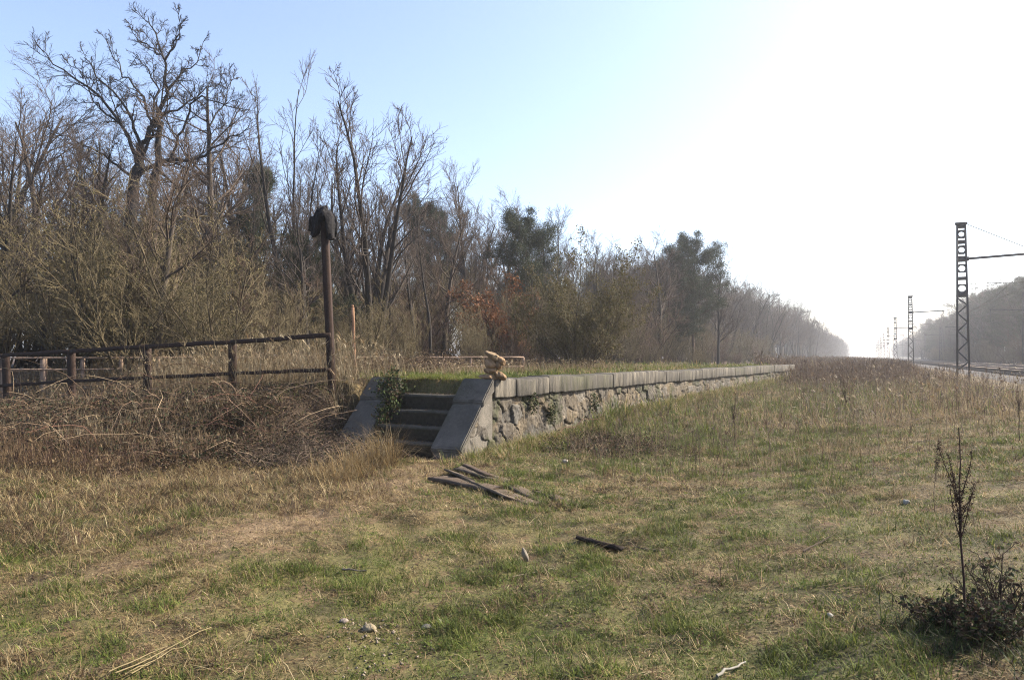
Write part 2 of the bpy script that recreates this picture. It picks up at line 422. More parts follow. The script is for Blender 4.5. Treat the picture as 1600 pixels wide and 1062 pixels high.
def bare_tree(name, seed, h=10.0, stems=1, spread=0.15, trunk_r=0.14, f0=0.3, n1=12, n2=7, n3=6, n4=0, a1=0.7, len1=0.42, trop=0.035, cols=((0.06, 0.05, 0.042), (0.10, 0.08, 0.066), (0.13, 0.10, 0.082)), tw=0.0058, wob=0.10):
    rng = np.random.RandomState(seed)
    root = empty(name)
    tr, rr_ = [], []
    for k in range(stems):
        az = rng.rand() * 6.28 if stems > 1 else 0; tilt = spread * rng.uniform(0.5, 1.3) if stems > 1 else spread * 0.3
        d = np.array([math.cos(az) * math.sin(tilt), math.sin(az) * math.sin(tilt), math.cos(tilt)])
        p0 = np.array([math.cos(az), math.sin(az), 0]) * 0.12 * (stems > 1) + np.array([0, 0, -0.25])
        hh = h * (rng.uniform(0.75, 1.0) if stems > 1 else 1)
        tr.append(path(rng, p0, d, hh, 12, 0.05, 0.02)); rr_.append(1.3 * trunk_r * (0.75 if stems > 1 else 1) * np.linspace(1, 0.12, 12) ** 0.9)
    b1, r1 = spawn(rng, tr, rr_, n1, f0, len1, a1, 9, wob, trop, 0.5, tw * 2, 0.2)
    b2, r2 = spawn(rng, b1, r1, n2, 0.2, 0.5, 0.65, 6, wob * 1.2, trop, 0.55, tw * 1.3, 0.3)
    b3, r3 = spawn(rng, b2, r2, n3, 0.1, 0.55, 0.6, 4, wob * 1.5, trop * 1.3, 0.6, tw, 0.5)
    lv = [(b1, r1, 4), (b2, r2, 3), (b3, r3, 3)]
    if n4:
        b4, r4 = spawn(rng, b3, r3, n4, 0.1, 0.6, 0.6, 3, wob * 1.5, trop, 0.7, tw * 0.8, 0.6); lv.append((b4, r4, 3))
    branches_mesh('trunk', [(tr, rr_, 8)], M_bark, root, [cols[0]])
    branches_mesh('crown', lv, M_twig, root, [cols[1], cols[2], cols[2]])
    return root

def leaf_cloud(rng, centers, spread, n, size, cols, flat=0.0):
    """small triangles scattered round centres"""
    c = centers[rng.randint(len(centers), size=n)] + rng.normal(size=(n, 3)) * spread
    a_ = rng.normal(size=(n, 3)); a_ /= np.linalg.norm(a_, axis=1, keepdims=True)
    b_ = rng.normal(size=(n, 3)); b_ -= a_ * (a_ * b_).sum(1, keepdims=True); b_ /= np.linalg.norm(b_, axis=1, keepdims=True)
    s = size * rng.uniform(0.6, 1.4, (n, 1))
    up = np.cross(a_, b_)
    V = np.stack([c, c + a_ * s * 0.5 + b_ * s * 0.3 + up * s * 0.12, c + a_ * s, c + a_ * s * 0.5 - b_ * s * 0.3 + up * s * 0.12], 1).reshape(-1, 3)
    i4 = np.arange(n)[:, None] * 4; tr = np.concatenate([i4 + [0, 1, 2], i4 + [0, 2, 3]], 1).reshape(-1, 3)
    K = np.array(cols)[rng.randint(len(cols), size=n)] * rng.uniform(0.7, 1.3, (n, 1))
    return V, tr, np.repeat(K, 4, axis=0)


def needle_tufts(rng, tips, dirs, per, ln_, wd, cols):
    n = len(tips) * per
    t = np.repeat(tips, per, axis=0); d = np.repeat(dirs, per, axis=0)
    a_ = d * 0.6 + rng.normal(size=(n, 3)) * 0.75 + [0, 0, 0.25]; a_ /= np.linalg.norm(a_, axis=1, keepdims=True)
    b_ = np.cross(a_, rng.normal(size=(n, 3))); b_ /= np.linalg.norm(b_, axis=1, keepdims=True)
    base = t + rng.normal(size=(n, 3)) * ln_ * [1.0, 1.0, 0.6]
    L = ln_ * rng.uniform(0.6, 1.3, (n, 1))
    V = np.stack([base - b_ * wd / 2, base + b_ * wd / 2, base + a_ * L], 1).reshape(-1, 3)
    K = np.repeat(np.array(cols)[rng.randint(len(cols), size=len(tips))], per, axis=0) * rng.uniform(0.75, 1.25, (n, 1))
    return V, np.arange(n * 3).reshape(-1, 3), np.repeat(K, 3, axis=0)

def pine(name, seed, h=11.0, f0=0.35, n1=26, wide=0.30, per=46, cols=((0.05, 0.065, 0.03), (0.065, 0.085, 0.038), (0.085, 0.10, 0.045))):
    rng = np.random.RandomState(seed); root = empty(name)
    tr = [path(rng, np.array([0, 0, -0.3]), np.array([0, 0, 1.0]), h, 12, 0.03, 0.04)]; rr_ = [0.17 * np.linspace(1, 0.1, 12)]
    b1, r1 = [], []
    P = tr[0]
    for i in range(n1):
        f = f0 + (0.98 - f0) * (i + rng.rand()) / n1; x = f * 11; j = min(int(x), 10); w = x - j
        p = P[j] * (1 - w) + P[j + 1] * w
        az = rng.rand() * 6.28; g = (f - f0) / (1 - f0)
        L = h * wide * (0.35 + 0.65 * math.sin(min(1, (1 - g) * 1.15 + 0.08) * math.pi * 0.62)) * rng.uniform(0.6, 1.15)
        d = np.array([math.cos(az), math.sin(az), 0.15 + 0.6 * g])
        b1.append(path(rng, p, d / np.linalg.norm(d), L, 7, 0.10, 0.06)); r1.append(np.linspace(0.045, 0.012, 7))
    b2, r2 = spawn(rng, b1, r1, 9, 0.15, 0.50, 0.8, 5, 0.14, 0.08, 0.6, 0.008, 0.5)
    tips = []; dirs = []
    for b in b2:
        for k in (1, 2, 3, 4):
            tips.append(b[k]); dirs.append(b[k] - b[k - 1])
    for b in b1: tips.append(b[-1]); dirs.append(b[-1] - b[-2])
    dirs = np.array(dirs); dirs /= np.linalg.norm(dirs, axis=1, keepdims=True)
    V, t, K = needle_tufts(rng, np.array(tips), dirs, per, 0.19, 0.034, cols)
    branches_mesh('trunk', [(tr, rr_, 8), (b1, r1, 4), (b2, r2, 3)], M_bark, root, [(0.12, 0.075, 0.05)])
    mesh_np('crown', V, t, None, K, M_needle, root)
    return root

def shrub(name, seed, h=3.5, stems=14, spread=0.45, n1=8, n2=7, n3=4, tw=0.004, cols=((0.13, 0.10, 0.06), (0.2, 0.155, 0.085), (0.25, 0.2, 0.11)), leaves=0, lcols=None, lsize=0.05, trunkname='stems'):
    rng = np.random.RandomState(seed); root = empty(name)
    tr, rr_ = [], []
    for k in range(stems):
        az = rng.rand() * 6.28; tilt = spread * rng.uniform(0.1, 1.2)
        d = np.array([math.cos(az) * math.sin(tilt), math.sin(az) * math.sin(tilt), math.cos(tilt)])
        p0 = np.array([math.cos(az), math.sin(az), 0]) * 0.35 * min(1, h / 1.8) * rng.rand() + np.array([0, 0, -0.15 * min(1, h / 1.8)])
        tr.append(path(rng, p0, d, h * rng.uniform(0.6, 1.05), 9, 0.08, 0.03)); rr_.append(np.linspace(0.028, 0.006, 9) * min(1, h / 1.8))
    b1, r1 = spawn(rng, tr, rr_, n1, 0.12, 0.38, 0.6, 6, 0.12, 0.07, 0.6, tw * 1.6, 0.4)
    b2, r2 = spawn(rng, b1, r1, n2, 0.1, 0.45, 0.6, 4, 0.15, 0.06, 0.7, tw * 1.2, 0.5)
    lv = [(b1, r1, 3), (b2, r2, 3)]; ends = b2
    if n3:
        b3, r3 = spawn(rng, b2, r2, n3, 0.1, 0.5, 0.6, 3, 0.18, 0.05, 0.8, tw, 0.6); lv.append((b3, r3, 3)); ends = b3
    branches_mesh(trunkname, [(tr, rr_, 5)], M_bark, root, [cols[0]])
    branches_mesh('crown', lv, M_twig, root, [cols[1], cols[2]])
    if leaves:
        cen = np.array([b[-1] for b in ends])
        V, t, K = leaf_cloud(rng, cen, 0.06 * min(1, h / 1.8), leaves, lsize, lcols)
        mesh_np('foliage', V, t, None, K, M_leaf, root)
    return root

def place(o, x, y, rz=None, scale=1.0, label=None, group=None, cat=None, zoff=0.0, lean=None):
    o.location = (float(x), float(y), float(H(x, y)) + zoff)
    o.rotation_euler = (0 if lean is None else lean[0], 0 if lean is None else lean[1], R.rand() * 6.28 if rz is None else rz)
    if np.isscalar(scale): scale = (scale,) * 3
    o.scale = scale
    tag(o, label, cat, group)
    return o

# ---- the tall bare tree with its own traced limbs
def hero():
    D0 = 28.0; rng = np.random.RandomState(5)
    base = at(212, 560, D0); base[2] = H(base[0], base[1])
    root = empty('bare_tree', base, 0, 'tallest bare tree with wide dark forked crown rising above the woods left of the post', 'tree')
    def limb(pts, r0, r1, dd):
        P = np.array([at(px, py, D0 + dd * (i / (len(pts) - 1)) ** 1.2) for i, (px, py) in enumerate(pts)])
        # resample smooth
        m = len(P) * 2 + 1; f = np.linspace(0, len(P) - 1, m)
        Q = np.stack([np.interp(f, np.arange(len(P)), P[:, k]) for k in range(3)], 1)
        Q[1:-1] += rng.normal(size=(m - 2, 3)) * 0.05
        return Q - base, np.linspace(r0, r1, m)
    T1 = limb([(203, 575), (204, 450), (205, 330), (212, 281), (217, 250), (219, 225)], 0.26, 0.15, 0)
    T2 = limb([(232, 575), (236, 450), (238, 340), (240, 290), (245, 240), (252, 190)], 0.22, 0.10, 0.8)
    L = [limb([(219, 225), (237, 200), (250, 181), (259, 144), (258, 94), (244, 56), (231, 25)], 0.13, 0.02, 0.5),
         limb([(212, 281), (237, 259), (269, 250), (300, 250), (325, 240), (350, 219), (387, 200)], 0.12, 0.02, -1.5),
         limb([(217, 250), (203, 219), (184, 190), (156, 150), (119, 125), (91, 103), (56, 70)], 0.10, 0.018, 1.0),
         limb([(269, 250), (276, 222), (287, 194), (300, 160), (318, 153), (350, 162), (390, 172)], 0.07, 0.018, -1),
         limb([(219, 225), (207, 195), (200, 169), (175, 140), (147, 112), (131, 90)], 0.08, 0.02, -1.2),
         limb([(237, 200), (232, 180), (225, 156), (208, 130), (190, 115), (184, 94), (166, 60)], 0.07, 0.015, 1.6),
         limb([(258, 94), (268, 75), (272, 62), (280, 40), (281, 15)], 0.05, 0.012, -0.8),
         limb([(250, 181), (272, 176), (290, 160), (310, 148), (330, 135), (345, 128)], 0.06, 0.015, 1.5),
         limb([(259, 144), (275, 125), (290, 108), (310, 100), (318, 65)], 0.06, 0.012, 0.8),
         limb([(325, 240), (326, 205), (336, 180), (352, 160), (358, 128), (372, 122)], 0.05, 0.012, 1.2),
         limb([(258, 94), (240, 80), (228, 70), (212, 60), (208, 38)], 0.045, 0.012, 1.2),
         limb([(184, 190), (160, 175), (148, 160), (136, 130), (128, 115), (100, 90)], 0.05, 0.012, -1.2),
         limb([(217, 250), (228, 225), (240, 205), (243, 175), (247, 140), (236, 120), (225, 100), (212, 85)], 0.08, 0.014, -1.0),
         limb([(212, 281), (190, 262), (165, 245), (140, 232), (110, 215), (75, 205)], 0.07, 0.014, -1.5)]
    lp = [l[0] for l in L]; lr = [l[1] for l in L]
    b1, r1 = spawn(rng, lp, [r * 0.8 for r in lr], 13, 0.15, 0.24, 0.75, 7, 0.16, 0.07, 0.5, 0.014, 0.4)
    b2, r2 = spawn(rng, b1, r1, 6, 0.15, 0.5, 0.65, 5, 0.2, 0.06, 0.6, 0.009, 0.5)
    b3, r3 = spawn(rng, b2, r2, 7, 0.1, 0.6, 0.6, 4, 0.2, 0.05, 0.7, 0.0065, 0.6)
    branches_mesh('trunk', [([T1[0], T2[0]], [T1[1], T2[1]], 10)], M_bark, root, [(0.045, 0.04, 0.038)])
    branches_mesh('limbs', [(lp, [r * 0.8 for r in lr], 7)], M_bark, root, [(0.045, 0.04, 0.038)])
    branches_mesh('crown', [(b1, r1, 4), (b2, r2, 3), (b3, r3, 3)], M_twig, root, [(0.06, 0.05, 0.046)])
hero()

def X_of(px, D): return (px - 800) / F * D
def hgt(ypx, D): return (HOR - ypx) / F * D + EYE     # world z of a pixel row at D

# prototypes (each stands in the scene once itself)
G_L = 'bare trees of the woods behind the platform'
protoB = [bare_tree('bare_tree', 101, 10, 1, 0.1, 0.15, 0.26, 17, 10, 10, 0, 0.75, 0.38),
          bare_tree('bare_tree', 102, 10, 2, 0.18, 0.15, 0.30, 13, 9, 9, 0, 0.6, 0.36),
          bare_tree('bare_tree', 103, 10, 3, 0.28, 0.13, 0.35, 12, 8, 8, 0, 0.6, 0.34),
          bare_tree('bare_tree', 104, 10, 1, 0.1, 0.12, 0.22, 20, 10, 10, 0, 0.55, 0.32, 0.09),
          bare_tree('bare_tree', 105, 10, 1, 0.2, 0.17, 0.22, 17, 11, 11, 0, 0.9, 0.45, 0.05, cols=((0.12, 0.095, 0.075), (0.15, 0.11, 0.08), (0.17, 0.12, 0.085)))]
protoS = [bare_tree('slender_tree', 111, 10, 1, 0.05, 0.09, 0.35, 12, 6, 5, 0, 0.5, 0.26, 0.1, wob=0.08),
          bare_tree('slender_tree', 112, 10, 2, 0.14, 0.08, 0.40, 10, 6, 5, 0, 0.5, 0.26, 0.1, wob=0.08)]
fan = bare_tree('bare_tree', 121, 10, 6, 0.42, 0.13, 0.20, 12, 9, 8, 0, 0.5, 0.34, 0.07, tw=0.006)
protoP = [pine('pine_tree', 131), pine('pine_tree', 132, 11, 0.25, 38, 0.34, 44), pine('pine_tree', 133, 11, 0.15, 34, 0.22, 42)]
protoU = [shrub('bare_shrub', 141), shrub('bare_shrub', 142, 3.5, 18, 0.6), shrub('bare_shrub', 143, 3.5, 12, 0.35, cols=((0.12, 0.08, 0.06), (0.17, 0.11, 0.075), (0.2, 0.13, 0.09)))]
OL = ((0.13, 0.12, 0.045), (0.18, 0.15, 0.06), (0.23, 0.18, 0.085))
protoG = [None,
          shrub('leafy_shrub', 152, 3.5, 16, 0.6, 8, 6, 3, leaves=2600, lcols=OL, lsize=0.04)]
protoR = shrub('copper_shrub', 161, 2.6, 12, 0.6, 7, 6, 3, leaves=9000, lcols=((0.24, 0.10, 0.045), (0.3, 0.14, 0.06)), lsize=0.08)
used = set()
def take(o):
    if o.name in used: return copy_tree(o)
    used.add(o.name); return o

def put(proto, px, ytop, D, base_h, label=None, group=None, cat='tree', rz=None, sx=1.0, xy=None):
    x, y = (X_of(px, D), D) if xy is None else xy
    o = take(proto); z = float(H(x, y)); k = (hgt(ytop, y) - z) / base_h
    return place(o, x, y, rz, (k * sx, k * sx, k), label, group, cat)

# trees one can point at, left to right
put(protoB[0], -25, 120, 31, 9.6, 'bare tree cut off by the left edge of the view, grey twigs against blue sky', None, rz=1.0)
put(protoB[4], 72, 185, 26, 9.6, 'bare brown tree left of the tallest tree, with spreading thin crown', None, rz=2.0)
put(protoB[1], 130, 210, 33, 9.3, 'grey twin stemmed bare tree just behind the left limbs of the tallest tree', None)
put(protoB[4], 325, 155, 30, 9.6, 'round crowned bare tree under the low right limb of the tallest tree', None, rz=4.0)
put(protoP[2], 402, 270, 34, 10.8, 'narrow dark evergreen between the tallest tree and the slender pair', None, sx=0.62)
put(protoS[0], 446, 150, 27, 9.8, 'slender bare tree left of the post, left one of the slender pair', None, rz=0.5)
put(protoS[1], 492, 160, 28, 9.4, 'slender bare tree rising behind the post, right one of the slender pair', None, rz=1.2)
put(fan, 575, 180, 30, 9.0, 'many stemmed fan shaped bare tree to the right of the post', None, rz=0.3, sx=1.1)
put(protoP[2], 648, 322, 48, 10.8, 'narrow dark pine behind the right side of the fan shaped tree', None, sx=0.8)
put(protoP[0], 690, 330, 46, 10.9, 'dark pine between the fan shaped tree and a bare round tree', None, sx=0.8)
put(protoB[3], 738, 285, 43, 9.7, 'bare tree with upright twigs standing between two dark pines', None)
put(protoP[1], 815, 352, 42, 10.9, 'broad dark pine with rounded top above the copper shrub', None, sx=1.0, rz=1.0)
put(protoB[3], 880, 350, 47, 9.7, 'bare tree with dense upright twigs above the big olive bush', None, rz=2)
put(protoB[1], 935, 375, 52, 9.3, 'twin stemmed bare tree right of the olive bush top', None)
put(protoB[0], 1002, 388, 60, 9.6, 'bare tree just left of the tall pine on the skyline', None)
put(protoP[1], 1084, 384, 60, 10.9, 'tallest pine on the skyline above the long platform wall', None, sx=0.95, rz=0.6)
put(protoB[3], 1122, 405, 61, 9.7, 'bare tree with fine twigs stepping down just right of the tallest skyline pine', None, rz=1.1)
put(protoB[4], 1032, 392, 54, 9.7, 'brown bare tree in front of the shorter bushy skyline pine', None, rz=3.1)
put(protoB[0], 853, 358, 45, 9.6, 'bare tree close against the right side of the broad rounded pine', None, rz=2.2)
put(protoB[4], 783, 338, 44, 9.7, 'bare tree close against the left side of the broad rounded pine', None, rz=5.1)
put(protoP[1], 1045, 402, 58, 10.9, 'shorter bushy pine leaning against the tallest skyline pine', None, sx=0.9, rz=2.6)
bigbush = shrub('leafy_shrub', 153, 3.5, 26, 0.75, 9, 7, 3, leaves=26000, lcols=OL, lsize=0.06)
put(bigbush, 903, 402, 27, 3.3, 'big rounded olive green bush overhanging the platform', None, 'bush', sx=0.9)
put(protoR, 790, 438, 33, 2.7, 'copper leaved shrub at the foot of the broad pine', None, 'shrub', sx=1.1)

sk_x = np.array([-400, -50, 0, 60, 150, 230, 330, 400, 450, 520, 600, 690, 760, 815, 880, 950, 1000, 1080, 1150, 1200, 1250, 1300, 1330, 1352])
sk_y = np.array([200, 200, 210, 225, 235, 245, 215, 265, 280, 285, 320, 320, 345, 385, 375, 400, 405, 415, 443, 458, 485, 512, 530, 548])
rr = np.random.RandomState(77)
n_tree = 0
lab_near = 'bare tree among many in the woods behind the platform and fences'
lab_far = 'bare tree in the hazy distant woods along the left of the line'
for row in range(9):
    D = 13.5 + row * 1.2
    while D < (230 if row < 5 else 48):
        off = -18.0 - row * 3.4 + rr.uniform(-1.4, 1.4)
        if D > 90: off += 2.5 * ss(90, 180, D)
        x = off + 0.4826 * D; px = 800 + F * x / D
        stepD = (3.0 + 0.018 * D) * rr.uniform(0.7, 1.4) * (1 + 0.18 * row) * (0.72 if 36 < D < 100 else 1)
        if px > -230 and D > 19:
            ytop = np.interp(px, sk_x, sk_y) + rr.uniform(0, 32) * min(1, 45 / D)
            top = hgt(ytop, D); 
            top = min(top, 14)
            if top > 3.5:
                k = rr.rand(); far = D > 75
                if k < (0.2 if D < 75 else 0.1) and row > 0 and px > 480:
                    top -= (70 if px < 720 else 22) / F * D
                    o = take(protoP[rr.randint(3)]); bh = 10.9; lb = 'dark pine among many in the woods behind the platform' if not far else 'dark pine in the hazy distant woods along the left of the line'; gr = 'pines of the woods behind the platform' if not far else 'pines of the distant left woods'
                elif k < 0.40 and not far:
                    o = take(protoS[rr.randint(2)]); bh = 9.8; lb = 'slender bare tree among many in the woods behind the platform and fences'; gr = 'slender bare trees of the woods'
                else:
                    o = take(protoB[rr.randint(5)]); bh = 9.7; lb = lab_far if far else lab_near; gr = 'bare trees of the distant left woods' if far else G_L
                s_ = (top - 1) / bh
                place(o, x, D, None, (s_ * rr.uniform(0.85, 1.15),) * 2 + (s_,), lb, gr, 'tree'); n_tree += 1
        D += stepD
# undergrowth along the edge of the woods
for row in range(9):
    D = 17.5 + row * 0.7
    while D < (120 if row < 4 else 42):
        off = -13.0 - row * 2.6 + rr.uniform(-1.0, 1.0) - 1.0 * (row > 1)
        x = off + 0.4826 * D; px = 800 + F * x / D
        stepD = (1.9 + 0.028 * D) * rr.uniform(0.7, 1.4)
        if -150 < px and not (860 < px < 945 and D < 26):
            k = rr.rand()
            hh = rr.uniform(1.8, 3.2) + 0.5 * row if px > 420 else rr.uniform(2.4, 3.8) + 0.45 * row
            if row == 0: hh *= 0.7
            if px > 420: hh *= 0.72
            if D > 32 and row > 0: hh += 1.6
            if k < (0.42 if px < 420 else 0.25):
                o = take(protoG[1]); lb = 'olive leaved shrub among many along the edge of the woods'; gr = 'olive shrubs along the woods'
            else:
                o = take(protoU[rr.randint(3)]); lb = 'leafless tan shrub among many along the edge of the woods'; gr = 'leafless shrubs along the woods'
            place(o, x, D, None, (hh / 3.5 * rr.uniform(0.9, 1.4),) * 2 + (hh / 3.5,), lb, gr, 'shrub')
        D += stepD
# woods to the right of the line
rk_x = np.array([1355, 1400, 1436, 1450, 1498, 1532, 1582, 1640, 1800]); rk_y = np.array([548, 528, 506, 497, 489, 446, 441, 430, 400])
for row in range(4):
    D = 62.0 + 3 * row
    while D < 300:
        off = 21.5 + row * 3.4 + rr.uniform(-1.2, 1.2)
        x = off + 0.4826 * D; px = 800 + F * x / D
        if px < 1760:
            ytop = np.interp(px, rk_x, rk_y) + rr.uniform(0, 18)
            top = min(hgt(ytop, D), 15.0); k = rr.rand()
            pine_zone = 1520 < px < 1620
            if k < (0.55 if pine_zone else 0.15):
                o = take(protoP[rr.randint(2)]); bh = 10.9; lb = 'dark hazy pine in the woods beyond the tracks on the right'; gr = 'pines beyond the tracks'
            else:
                o = take(protoB[rr.randint(5)]); bh = 9.7; lb = 'bare hazy tree in the woods beyond the tracks on the right'; gr = 'bare trees beyond the tracks'
            s_ = max(0.3, (top - 0.9) / bh)
            place(o, x, D, None, (s_ * rr.uniform(0.9, 1.3),) * 2 + (s_,), lb, gr, 'tree')
            if row < 2 and D < 220:
                o = take(protoU[rr.randint(3)]); hh = rr.uniform(2.5, 4.5)
                place(o, x - 1.5, D + 1.5, None, (hh / 3.5 * 1.4,) * 2 + (hh / 3.5,), 'leafless hazy shrub at the foot of the woods beyond the tracks', 'shrubs beyond the tracks', 'shrub')
        D += (4.2 + 0.02 * D) * rr.uniform(0.7, 1.3)
# far end of both woods: one mass
def far_woods(name, offs, D0, D1, n, seed, hmax, label):
    rng = np.random.RandomState(seed); P = []; Rr = []
    VV = []; TT = []; KK = []; nn = 0
    for i in range(n):
        D = D0 + (D1 - D0) * rng.rand() ** 1.3; off = offs[0] + (offs[1] - offs[0]) * rng.rand(); x = off + 0.4826 * D
        z = float(H(x, D)); hh = hmax * rng.uniform(0.75, 1.05)
        c = np.array([x, D, z]) + np.stack([rng.normal(size=60) * 1.6, rng.normal(size=60) * 1.6, rng.uniform(0.05, 1, 60) ** 0.8 * hh], 1)
        m = 700
        b = c[rng.randint(60, size=m)] + rng.normal(size=(m, 3)) * [0.5, 0.5, 0.5]
        d = rng.normal(size=(m, 3)) * 0.45 + [0, 0, 1]; d /= np.linalg.norm(d, axis=1, keepdims=True)
        sd_ = np.cross(d, rng.normal(size=(m, 3))); sd_ /= np.linalg.norm(sd_, axis=1, keepdims=True)
        V = np.stack([b - sd_ * 0.035, b + sd_ * 0.035, b + d * rng.uniform(0.5, 1.6, (m, 1))], 1).reshape(-1, 3)
        VV.append(V); TT.append(np.arange(m * 3).reshape(-1, 3) + nn); nn += m * 3
        KK.append(np.tile(np.array([0.13, 0.10, 0.075]) * rng.uniform(0.7, 1.2), (m * 3, 1)))
    o = mesh_np(name, np.concatenate(VV), np.concatenate(TT), None, np.concatenate(KK), M_twig)
    tag(o, label, 'woods', None, 'stuff')
far_woods('distant_woods', (-30, -15), 225, 620, 240, 9, 11, 'far end of the left woods fading into haze')
far_woods('distant_woods', (21, 36), 290, 620, 200, 10, 11, 'far end of the right woods fading into haze beyond the masts')

# ------------------------------------------------------------------ railway
def P2(p, along, z):
    b = M0 + TR * along + TN * p; return np.array([b[0], b[1], z])
ZB = 0.58
mb = MB()
prof = [(0.6, 0.45), (1.5, 0.72), (9.0, 0.72), (9.9, 0.45)]
for i in range(60):
    a0, a1 = -60 + i * 14, -60 + (i + 1) * 14
    V = [P2(p, a0, z) for p, z in prof] + [P2(p, a1, z) for p, z in prof]
    mb.add(V, quads=[(j, j + 1, j + 5, j + 4) for j in range(3)])
tag(mb.build('track_bed', M_ballast), kind='structure')
for c_, lab in ((3.1, 'near railway track with rails gleaming on pale ballast beside the lattice masts'), (7.0, 'far railway track lying closer to the woods on the right')):
    root = empty('railway_track', P2(c_, 0, 0), 0, lab, 'railway track', 'tracks of the line')
    loc = np.array(root.location)
    for sgn in (-1, 1):
        m_ = MB(); p = c_ + sgn * 0.72
        m_.bar(P2(p, -60, 0.93) - loc, P2(p, 620, 0.93) - loc, 0.07, 0.045)
        m_.bar(P2(p, -60, 0.86) - loc, P2(p, 620, 0.86) - loc, 0.02, 0.09)
        m_.bar(P2(p, -60, 0.81) - loc, P2(p, 620, 0.81) - loc, 0.13, 0.02)
        m_.build('rail', M_rail, root)
    m_ = MB()
    for k in range(0, 330):
        al = -40 + k * 0.62
        m_.bar(P2(c_ - 1.25, al, 0.745) - loc, P2(c_ + 1.25, al, 0.745) - loc, 0.24, 0.12, col=(0.2, 0.17, 0.14))
    tag(m_.build('sleepers', M_wood, root), kind='stuff')

# lattice masts (local frame: x = TN away over the tracks, y = along track)
def plate_hole(mb, x0, x1, z0, z1, r, y, th, n=20):
    cx, cz = (x0 + x1) / 2, (z0 + z1) / 2; V = []; q = []
    hw, hh = (x1 - x0) / 2, (z1 - z0) / 2
    for i in range(n):
        a_ = 2 * math.pi * (i + 0.5) / n; c, s = math.cos(a_), math.sin(a_)
        k = min(hw / max(abs(c), 1e-6), hh / max(abs(s), 1e-6))
        for yy in (y - th / 2, y + th / 2):
            V.append((cx + c * r, yy, cz + s * r)); V.append((cx + c * k, yy, cz + s * k))
    for i in range(n):
        a_, b_ = i * 4, ((i + 1) % n) * 4
        q += [(a_, a_ + 1, b_ + 1, b_), (a_ + 2, b_ + 2, b_ + 3, a_ + 3), (a_, b_, b_ + 2, a_ + 2)]
    mb.add(V, quads=q)

ZP = 0.00926
def mz(zoomy): return (930 - zoomy) * ZP
def make_mast(arm=3.3, side=1):
    root = empty('lattice_mast')
    HT = mz(92)
    def hw(z): return 0.30 - 0.09 * z / HT
    for s_ in (-1, 1):
        m_ = MB(); m_.bar((s_ * (hw(0) - 0.03), 0, -0.4), (s_ * (hw(HT) - 0.03), 0, HT - 0.05), 0.16, 0.085, up=(1, 0, 0)); m_.build('leg', M_steel, root)
    m_ = MB(); ys = [905, 858, 800, 745, 690, 640, 590, 545, 508]; sg = -1
    for i in range(8):
        z0, z1 = mz(ys[i]), mz(ys[i + 1])
        m_.bar((sg * (hw(z0) - 0.05), -0.055, z0), (-sg * (hw(z1) - 0.05), -0.055, z1), 0.065, 0.012, up=(0, 1, 0)); sg = -sg
    m_.build('lattice', M_steel, root)
    m_ = MB()
    def solid(a, b): 
        z0, z1 = mz(b), mz(a); w = hw((z0 + z1) / 2) - 0.055
        m_.box((0, 0, (z0 + z1) / 2), (2 * w, 0.10, z1 - z0))
    for a_, b_ in ((101, 119), (185, 206), (273, 306), (388, 407), (475, 502)): solid(a_, b_)
    for c_, r in ((152, 0.125), (239, 0.135), (342, 0.15), (453, 0.165)):
        z = mz(c_); w = hw(z) - 0.055
        plate_hole(m_, -w, w, z - 0.225, z + 0.225, min(r, w - 0.012), 0, 0.10)
    m_.build('web_plate', M_steel, root)
    m_ = MB(); m_.box((0, 0, HT), (0.54, 0.26, 0.10)); m_.box((0, 0, HT - 0.12), (0.40, 0.2, 0.12)); m_.build('cap', M_steel, root)
    m_ = MB(); za = mz(290)
    m_.bar((side * 0.2, 0, za), (side * arm, 0, za + 0.12), 0.11, 0.11); m_.box((side * 0.26, 0, za), (0.12, 0.2, 0.2)); m_.build('cross_arm', M_steel, root)
    m_ = MB(); m_.bar((side * 0.15, 0, HT), (side * (arm - 0.1), 0, za + 0.18), 0.03); m_.build('tie_rod', M_steel, root)
    m_ = MB(); zc = mz(428)
    m_.bar((side * 0.22, 0, zc), (side * (arm - 0.3), 0, zc - 0.03), 0.022); m_.bar((side * 0.22, 0, mz(462)), (side * 1.8, 0, zc), 0.022); m_.build('registration_arm', M_steel, root)
    m_ = MB()
    for k in range(5):
        a_ = np.arange(10) * math.pi / 5; r = 0.06 if k % 2 == 0 else 0.03; z = za + 0.06 - 0.05 * k
        ring = [(side * (arm - 0.12) + math.cos(t) * r, math.sin(t) * r, z) for t in a_] + [(side * (arm - 0.12) + math.cos(t) * r, math.sin(t) * r, z - 0.05) for t in a_]
        m_.add(ring, quads=[(i, (i + 1) % 10, (i + 1) % 10 + 10, i + 10) for i in range(10)])
    m_.bar((side * (arm - 0.12), 0, za - 0.18), (side * (arm - 0.12), 0, zc - 0.02), 0.02)
    m_.build('insulator', M_steel, root)
    return root
ang = math.atan2(TN[1], TN[0]); ZM = EYE - 0.89
mastp = make_mast(); ords = ['nearest and tallest', 'second nearest', 'third nearest']
for k in range(9):
    o = mastp if k == 0 else copy_tree(mastp)
    p = P2(0, k * 50.0, ZM); o.location = p; o.rotation_euler = (0, 0, ang)
    tag(o, (ords[k] + ' lattice mast on the near side of the tracks') if k < 3 else 'small distant lattice mast on the near side of the tracks', 'mast', 'masts on the near side of the tracks')
mastr = make_mast(3.2, -1)
for k in range(8):
    o = mastr if k == 0 else copy_tree(mastr)
    p = P2(10.7, (k + 1) * 50.0 - (0 if k else 0), ZM); o.location = p; o.rotation_euler = (0, 0, ang)
    tag(o, 'faint lattice mast across the tracks, standing before the woods, nearest of its row' if k == 0 else 'faint distant lattice mast across the tracks', 'mast', 'masts across the tracks')
